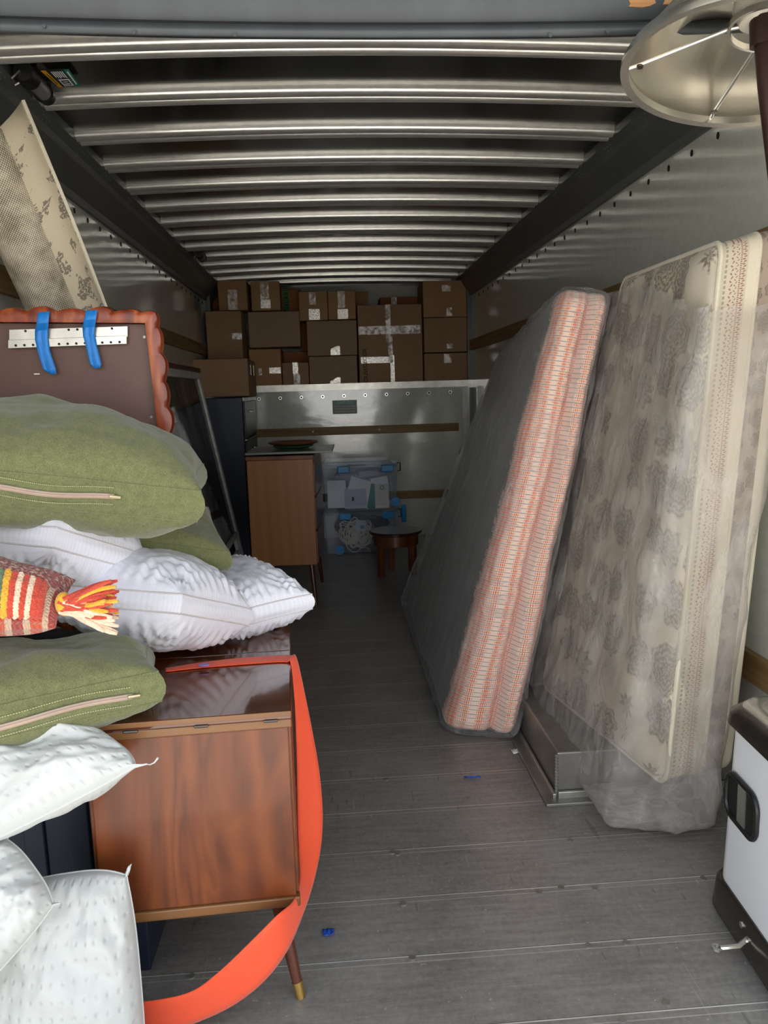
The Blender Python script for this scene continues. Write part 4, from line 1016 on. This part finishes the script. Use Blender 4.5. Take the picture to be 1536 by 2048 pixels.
hexbox(O, (.42, .06, .07), (26, 60, 90), od, lambda p, w_: p[1] < -.905, uvo).build('end_panel', 'ikat', tm, merge=1e-5, auto=70)
hexbox(O, (.42, .06, .07), (14, 60, 60), od, lambda p, w_: p[1] >= -.935, uvo).build('body', 'grey_cloth', tm, merge=1e-5, auto=70)
def grow(C, ds, dt, dr, dr0=0):
    q = {}
    for (i, j, k_), p in C.items():
        es = (C[(1, j, k_)]-C[(0, j, k_)]).normalized(); et = (C[(i, 1, k_)]-C[(i, 0, k_)]).normalized(); er = (C[(i, j, 1)]-C[(i, j, 0)]).normalized()
        q[(i, j, k_)] = p+es*(ds if i else -ds)+et*(dt if j else -dt)+er*(dr if k_ else -dr0)
    return q
def wrink(A, f, sd, zs=.5):
    def d(q, w_, c):
        n = noise.fractal(V((w_.x*f+sd, w_.y*f, w_.z*f*zs)), 1, 2, 4); n2 = abs(noise.noise(V((w_.x*f*2.2+sd, w_.y*f*2.2+w_.z*2, w_.z*f*.7))))
        out = (w_-c); out.z *= .15
        out = V((math.copysign(1, q[0]) if abs(q[0]) > .93 else 0, math.copysign(1, q[1]) if abs(q[1]) > .95 else 0, math.copysign(1, q[2]) if abs(q[2]) > .95 else 0))
        return out*(A*(n*.8+(.5-n2)))
    return d
OG = grow(O, .009, .014, .012, .008)
OG[(0, 1, 0)] = V((.395, 4.98, .005)); OG[(1, 1, 0)].z = .005; OG[(0, 0, 0)].z = OG[(1, 0, 0)].z = .003
hexbox(OG, (.40, .06, .06), (16, 70, 90), wrink(.008, 8, 2.0)).build('plastic_cover', 'bag_clear', tm, merge=1e-5, auto=0)
# twin mattress standing on end on the wheel well
D = {(0, 0, 0): PY(1318, 1600, 2.15), (0, 0, 1): PY(1431, 486, 2.15), (0, 1, 1): PY(1240, 560, 3.0), (0, 1, 0): PY(1078, 1395, 3.0)}
nd = V((.985, .17, .05))
for (j, k_), th in (((0, 0), .27), ((0, 1), .272), ((1, 0), .22), ((1, 1), .185)): D[(1, j, k_)] = D[(0, j, k_)]+nd*th
D[(1, 0, 1)] += V((0, 0, .05)); D[(1, 1, 1)] += V((0, 0, .03))
for k_ in list(D):
    if k_[2] == 0: D[k_] = D[k_]+V((0, 0, .185-D[k_].z if k_[0] else .175-D[k_].z))
td = thing('damask_mattress', 'cream damask mattress standing on end in a cloudy plastic bag by the bin', 'mattress', (1.1, 2.6, 0))
def dd(q, w_, c):
    s, t_, r = q
    return V((-.012*math.cos(t_*9)*math.cos(r*14) if s < -.9 else 0, 0, -.03*(1-t_)*.5*max(0, r-.9)*0))
def uvd(ax_, sg_, p):
    if ax_ == 1: return ((p[0]+1)*.5, (p[2]+1)*.85)
    if ax_ == 2: return ((p[0]+1)*.5, (p[1]+1)*.45)
    return ((p[1]+1)*.45, (p[2]+1)*.85)
RD = (.22, .10, .06)
hexbox(D, RD, (20, 50, 80), dd, lambda p, w_: p[0] < -.80, uvd).build('quilted_face', 'damask', td, merge=1e-5, auto=70)
hexbox(D, RD, (40, 50, 80), dd, lambda p, w_: p[0] >= -.83, lambda a_, s_, p: ((p[0]+1)*.5, (p[2]+1)*.85 if abs(p[1]) > .9 else (p[1]+1)*.45+1.7)).build('border_band', 'band', td, merge=1e-5, auto=70)
def ringpts(s_):
    pts = []
    def Pq(t_, r):
        a, b = (t_+1)/2, (r+1)/2; k = (s_+1)/2; q = V((0, 0, 0))
        for i in (0, 1):
            for j in (0, 1):
                for l_ in (0, 1): q += D[(i, j, l_)]*((k if i else 1-k)*(a if j else 1-a)*(b if l_ else 1-b))
        return q
    N = 24; ct, cr_ = .10, .06
    for (cx_, cy_, a0) in ((1-ct, 1-cr_, 0), (-1+ct, 1-cr_, 90), (-1+ct, -1+cr_, 180), (1-ct, -1+cr_, 270)):
        for i in range(N+1):
            an = math.radians(a0+90*i/N); pts.append(Pq(cx_+ct*math.cos(an), cy_+cr_*math.sin(an)))
    pts.append(pts[0]); return pts
MB().tube(ringpts(-.83), .008, 8, False).build('piping', 'cream', td)
MB().tube(ringpts(.1), .006, 8, False).build('piping', 'cream', td)
DG = grow(D, .03, .045, .0, 0)
DG[(0, 0, 0)] = PZ(1208, 1672, .004); DG[(1, 0, 0)] = V((1.15, 2.13, .004)); DG[(1, 0, 1)].x = 1.362; DG[(1, 1, 1)].x = 1.35; DG[(0, 1, 0)] = V((.765, 3.06, .18)); DG[(1, 1, 0)] = V((1.1, 3.10, .18))
DG[(0, 1, 1)] = PY(1222, 560, 3.05)
def bagd(q, w_, c):
    k = .75; return wrink(.022, 6, 5.0)(q, w_, c)*k
def bagkeep(p, w_):
    return p[2] < .93 and not (w_.z > 1.60-.30*(w_.y-2.15)*-1.0 and w_.y < 2.75)
hexbox(DG, (.25, .12, .05), (20, 70, 90), bagd, bagkeep).build('plastic_cover', 'bag', td, merge=1e-5, auto=0)

# ------------------------------------------------------------------ pedal bin
rzb = math.radians(-4); R = Matrix.Rotation(rzb, 3, 'Z')
bc = V((1.16, 1.64, 0)); HX, HY = .18, .215
def rrect(z, g, r=.075, n=10):
    hx, hy = HX+g, HY+g; pts = []
    for cx_, cy_, a0 in ((hx-r, hy-r, 0), (-hx+r, hy-r, 90), (-hx+r, -hy+r, 180), (hx-r, -hy+r, 270)):
        for i in range(n+1):
            an = math.radians(a0+90*i/n); pts.append(bc+R@V((cx_+r*math.cos(an), cy_+r*math.sin(an), z)))
    return pts
def loft(prof):
    m = MB(); rings = [rrect(z, g) for z, g in prof]; n = len(rings[0]); vs = [p for r in rings for p in r]
    fs = [[i*n+k, i*n+(k+1) % n, (i+1)*n+(k+1) % n, (i+1)*n+k] for i in range(len(prof)-1) for k in range(n)]
    fs += [list(range(n))[::-1], [(len(prof)-1)*n+k for k in range(n)]]
    return m.add(vs, fs)
t = thing('pedal_bin', 'tall white pedal bin with dark steel rim and base beside the mattress', 'bin', bc)
loft([(.10, 0), (.53, -.012)]).build('body', 'white', t, auto=40)
loft([(0, .012), (.012, .018), (.085, .012), (.10, .004)]).build('base', 'dark_steel', t, auto=50)
loft([(.53, -.008), (.535, .004), (.562, .000), (.585, -.022)]).build('rim', 'dark_steel', t, auto=50)
loft([(.585, -.022), (.592, -.028), (.594, -.05)]).build('lid', 'steel', t, auto=50)
loft([(.594, -.055), (.598, -.06), (.598, -.09)]).build('lid_inset', 'alu', t, auto=50)
fx = -HX+.004
def bl(x, y, z): return bc+R@V((x, y, z))
def rr2(cy_, cz_, hy, hz, r, x, n=8):
    pts = []
    for c1_, c2_, a0 in ((hy-r, hz-r, 0), (-hy+r, hz-r, 90), (-hy+r, -hz+r, 180), (hy-r, -hz+r, 270)):
        for i in range(n+1): an = math.radians(a0+90*i/n); pts.append(bl(x, cy_+c1_+r*math.cos(an), cz_+c2_+r*math.sin(an)))
    return pts
hy0 = .075
MB().prism(rr2(hy0, .352, .078, .056, .034, fx-.001), R@V((-.002, 0, 0))).build('handle_opening', 'hole', t, smooth=False)
pts = rr2(hy0, .352, .080, .058, .036, fx-.003); MB().tube(pts+[pts[0], pts[1]], .007, 8, False).build('opening_rim', 'black', t)
MB().box(bl(fx-.004, hy0-.004, .352), (.003, .04, .10), R).build('handle_bar', 'steel', t, smooth=False)
pd = MB().tube([bl(-HX-.015, -.02, .055), bl(-HX-.04, -.03, .045), bl(-HX-.085, -.03, .042)], [.006, .007, .007], 8).build('lever', 'steel', t)
MB().lathe([(.006, -.003), (.013, -.003), (.013, .003), (.006, .003), (.006, -.003)], bl(-HX-.093, -.03, .042), (.1, 0, 1), 20).build('lever_eye', 'steel', pd)
for z, y in ((.072, .01), (.058, -.025)): MB().disc(bl(-HX-.012, y, z), R@V((-1, 0, 0)), .008, 12, .006).build('bolt', 'steel', t)

# ------------------------------------------------------------------ floor lamp with tilted shade
LC, LN = V((.832, 1.55, 2.0)), V((.152, .095, .984)).normalized(); LR = .236
p0 = PY(1524, 92, 1.545); p1 = PY(1547, 290, 1.50); dv = (p1-p0); kk = (p0.z-.02)/-dv.z; pb = p0+dv*kk
t = thing('floor_lamp', 'floor lamp with a silvered shade tilted against the roof corner', 'lamp', (pb.x, pb.y, 0))
MB().lathe([(LR, 0), (.095, .195), (.07, .205), (.02, .208)], LC, LN, 72).build('shade', 'shade', t, solid=.003)
MB().lathe([(LR-.012, .012), (LR-.004, .018), (LR+.003, .004), (LR+.002, -.006), (LR-.014, -.004), (LR-.012, .012)], LC, LN, 72).build('rim', 'steel', t)
a_ = LN.orthogonal().normalized(); b_ = LN.cross(a_)
def oncirc(u, v):   # rim point nearest a pixel
    best = None
    for i in range(720):
        an = 2*PI*i/720; q = LC+(a_*math.cos(an)+b_*math.sin(an))*LR; e = CR.transposed()@(q-CAMP); d = (768+FPX*e.x/-e.z-u)**2+(1024-FPX*e.y/-e.z-v)**2
        if best is None or d < best[0]: best = (d, q, an)
    return best
RC = LC+LN*.072+V((.034, 0, .004))
an0 = oncirc(1417, 240)[2]
for k in range(3):
    an = an0+k*2*PI/3
    if k: an = oncirc(1255, 145)[2] if k == 1 else an0+PI*1.2
    d = a_*math.cos(an)+b_*math.sin(an)
    sp_ = MB().tube([LC+d*(LR-.004)+LN*.004, LC+d*(LR-.03)+LN*.012, RC+d*.075, RC+d*.05+LN*.004], .004, 8).build('spoke', 'steel', t)
    MB().disc(LC+d*(LR-.034)+LN*.012, -LN, .007, 12, .004).build('screw', 'dark_steel', sp_)
MB().lathe([(.072, -.006), (.078, -.006), (.078, .006), (.072, .006), (.072, -.006)], RC, LN, 40).build('shade_ring', 'steel', t)
MB().lathe([(.0, .0), (.03, .004), (.045, .03), (.045, .07), (.03, .1)], RC+LN*.0+V((-.03, 0, 0)), LN, 30).build('bulb', 'frost', t)
MB().tube([p0+V((0, 0, .02)), p0+dv*.4, pb], .0165, 16).build('pole', 'rustpole', t)
MB().tube([p0+V((-.003, 0, .05)), p0+V((0, 0, .0))], .022, 16).build('socket', 'rustpole', t)
MB().lathe([(0, 0), (.13, 0), (.13, .012), (.05, .022), (.018, .04), (0, .04)], (pb.x, pb.y, 0), (0, 0, 1), 36).build('base', 'rustpole', t)

# ------------------------------------------------------------------ scraps on the floor
def scrap(u, v, w_, h_, mt, label, sd):
    c = PZ(u, v, .0); r_ = random.Random(sd)
    m = MB(); n = 12
    m.grid(lambda a, b: c+V(((a-.5)*w_*(1+.3*r_.random()), (b-.5)*h_*(1+.3*r_.random()), .003+.006*r_.random())), 6, 4)
    return tag(m.build('paper_scrap', mt, solid=.001), label, 'scrap')
scrap(657, 1868, .026, .02, 'blue_scrap', 'crumpled blue scrap on the floor near the cabinet leg', 1)
scrap(945, 1557, .05, .008, 'blue_scrap', 'thin curved blue sliver on the floor below the striped mattress', 2)
scrap(1030, 1505, .022, .03, 'paper', 'torn white scrap on the floor by the wheel well edge', 3)
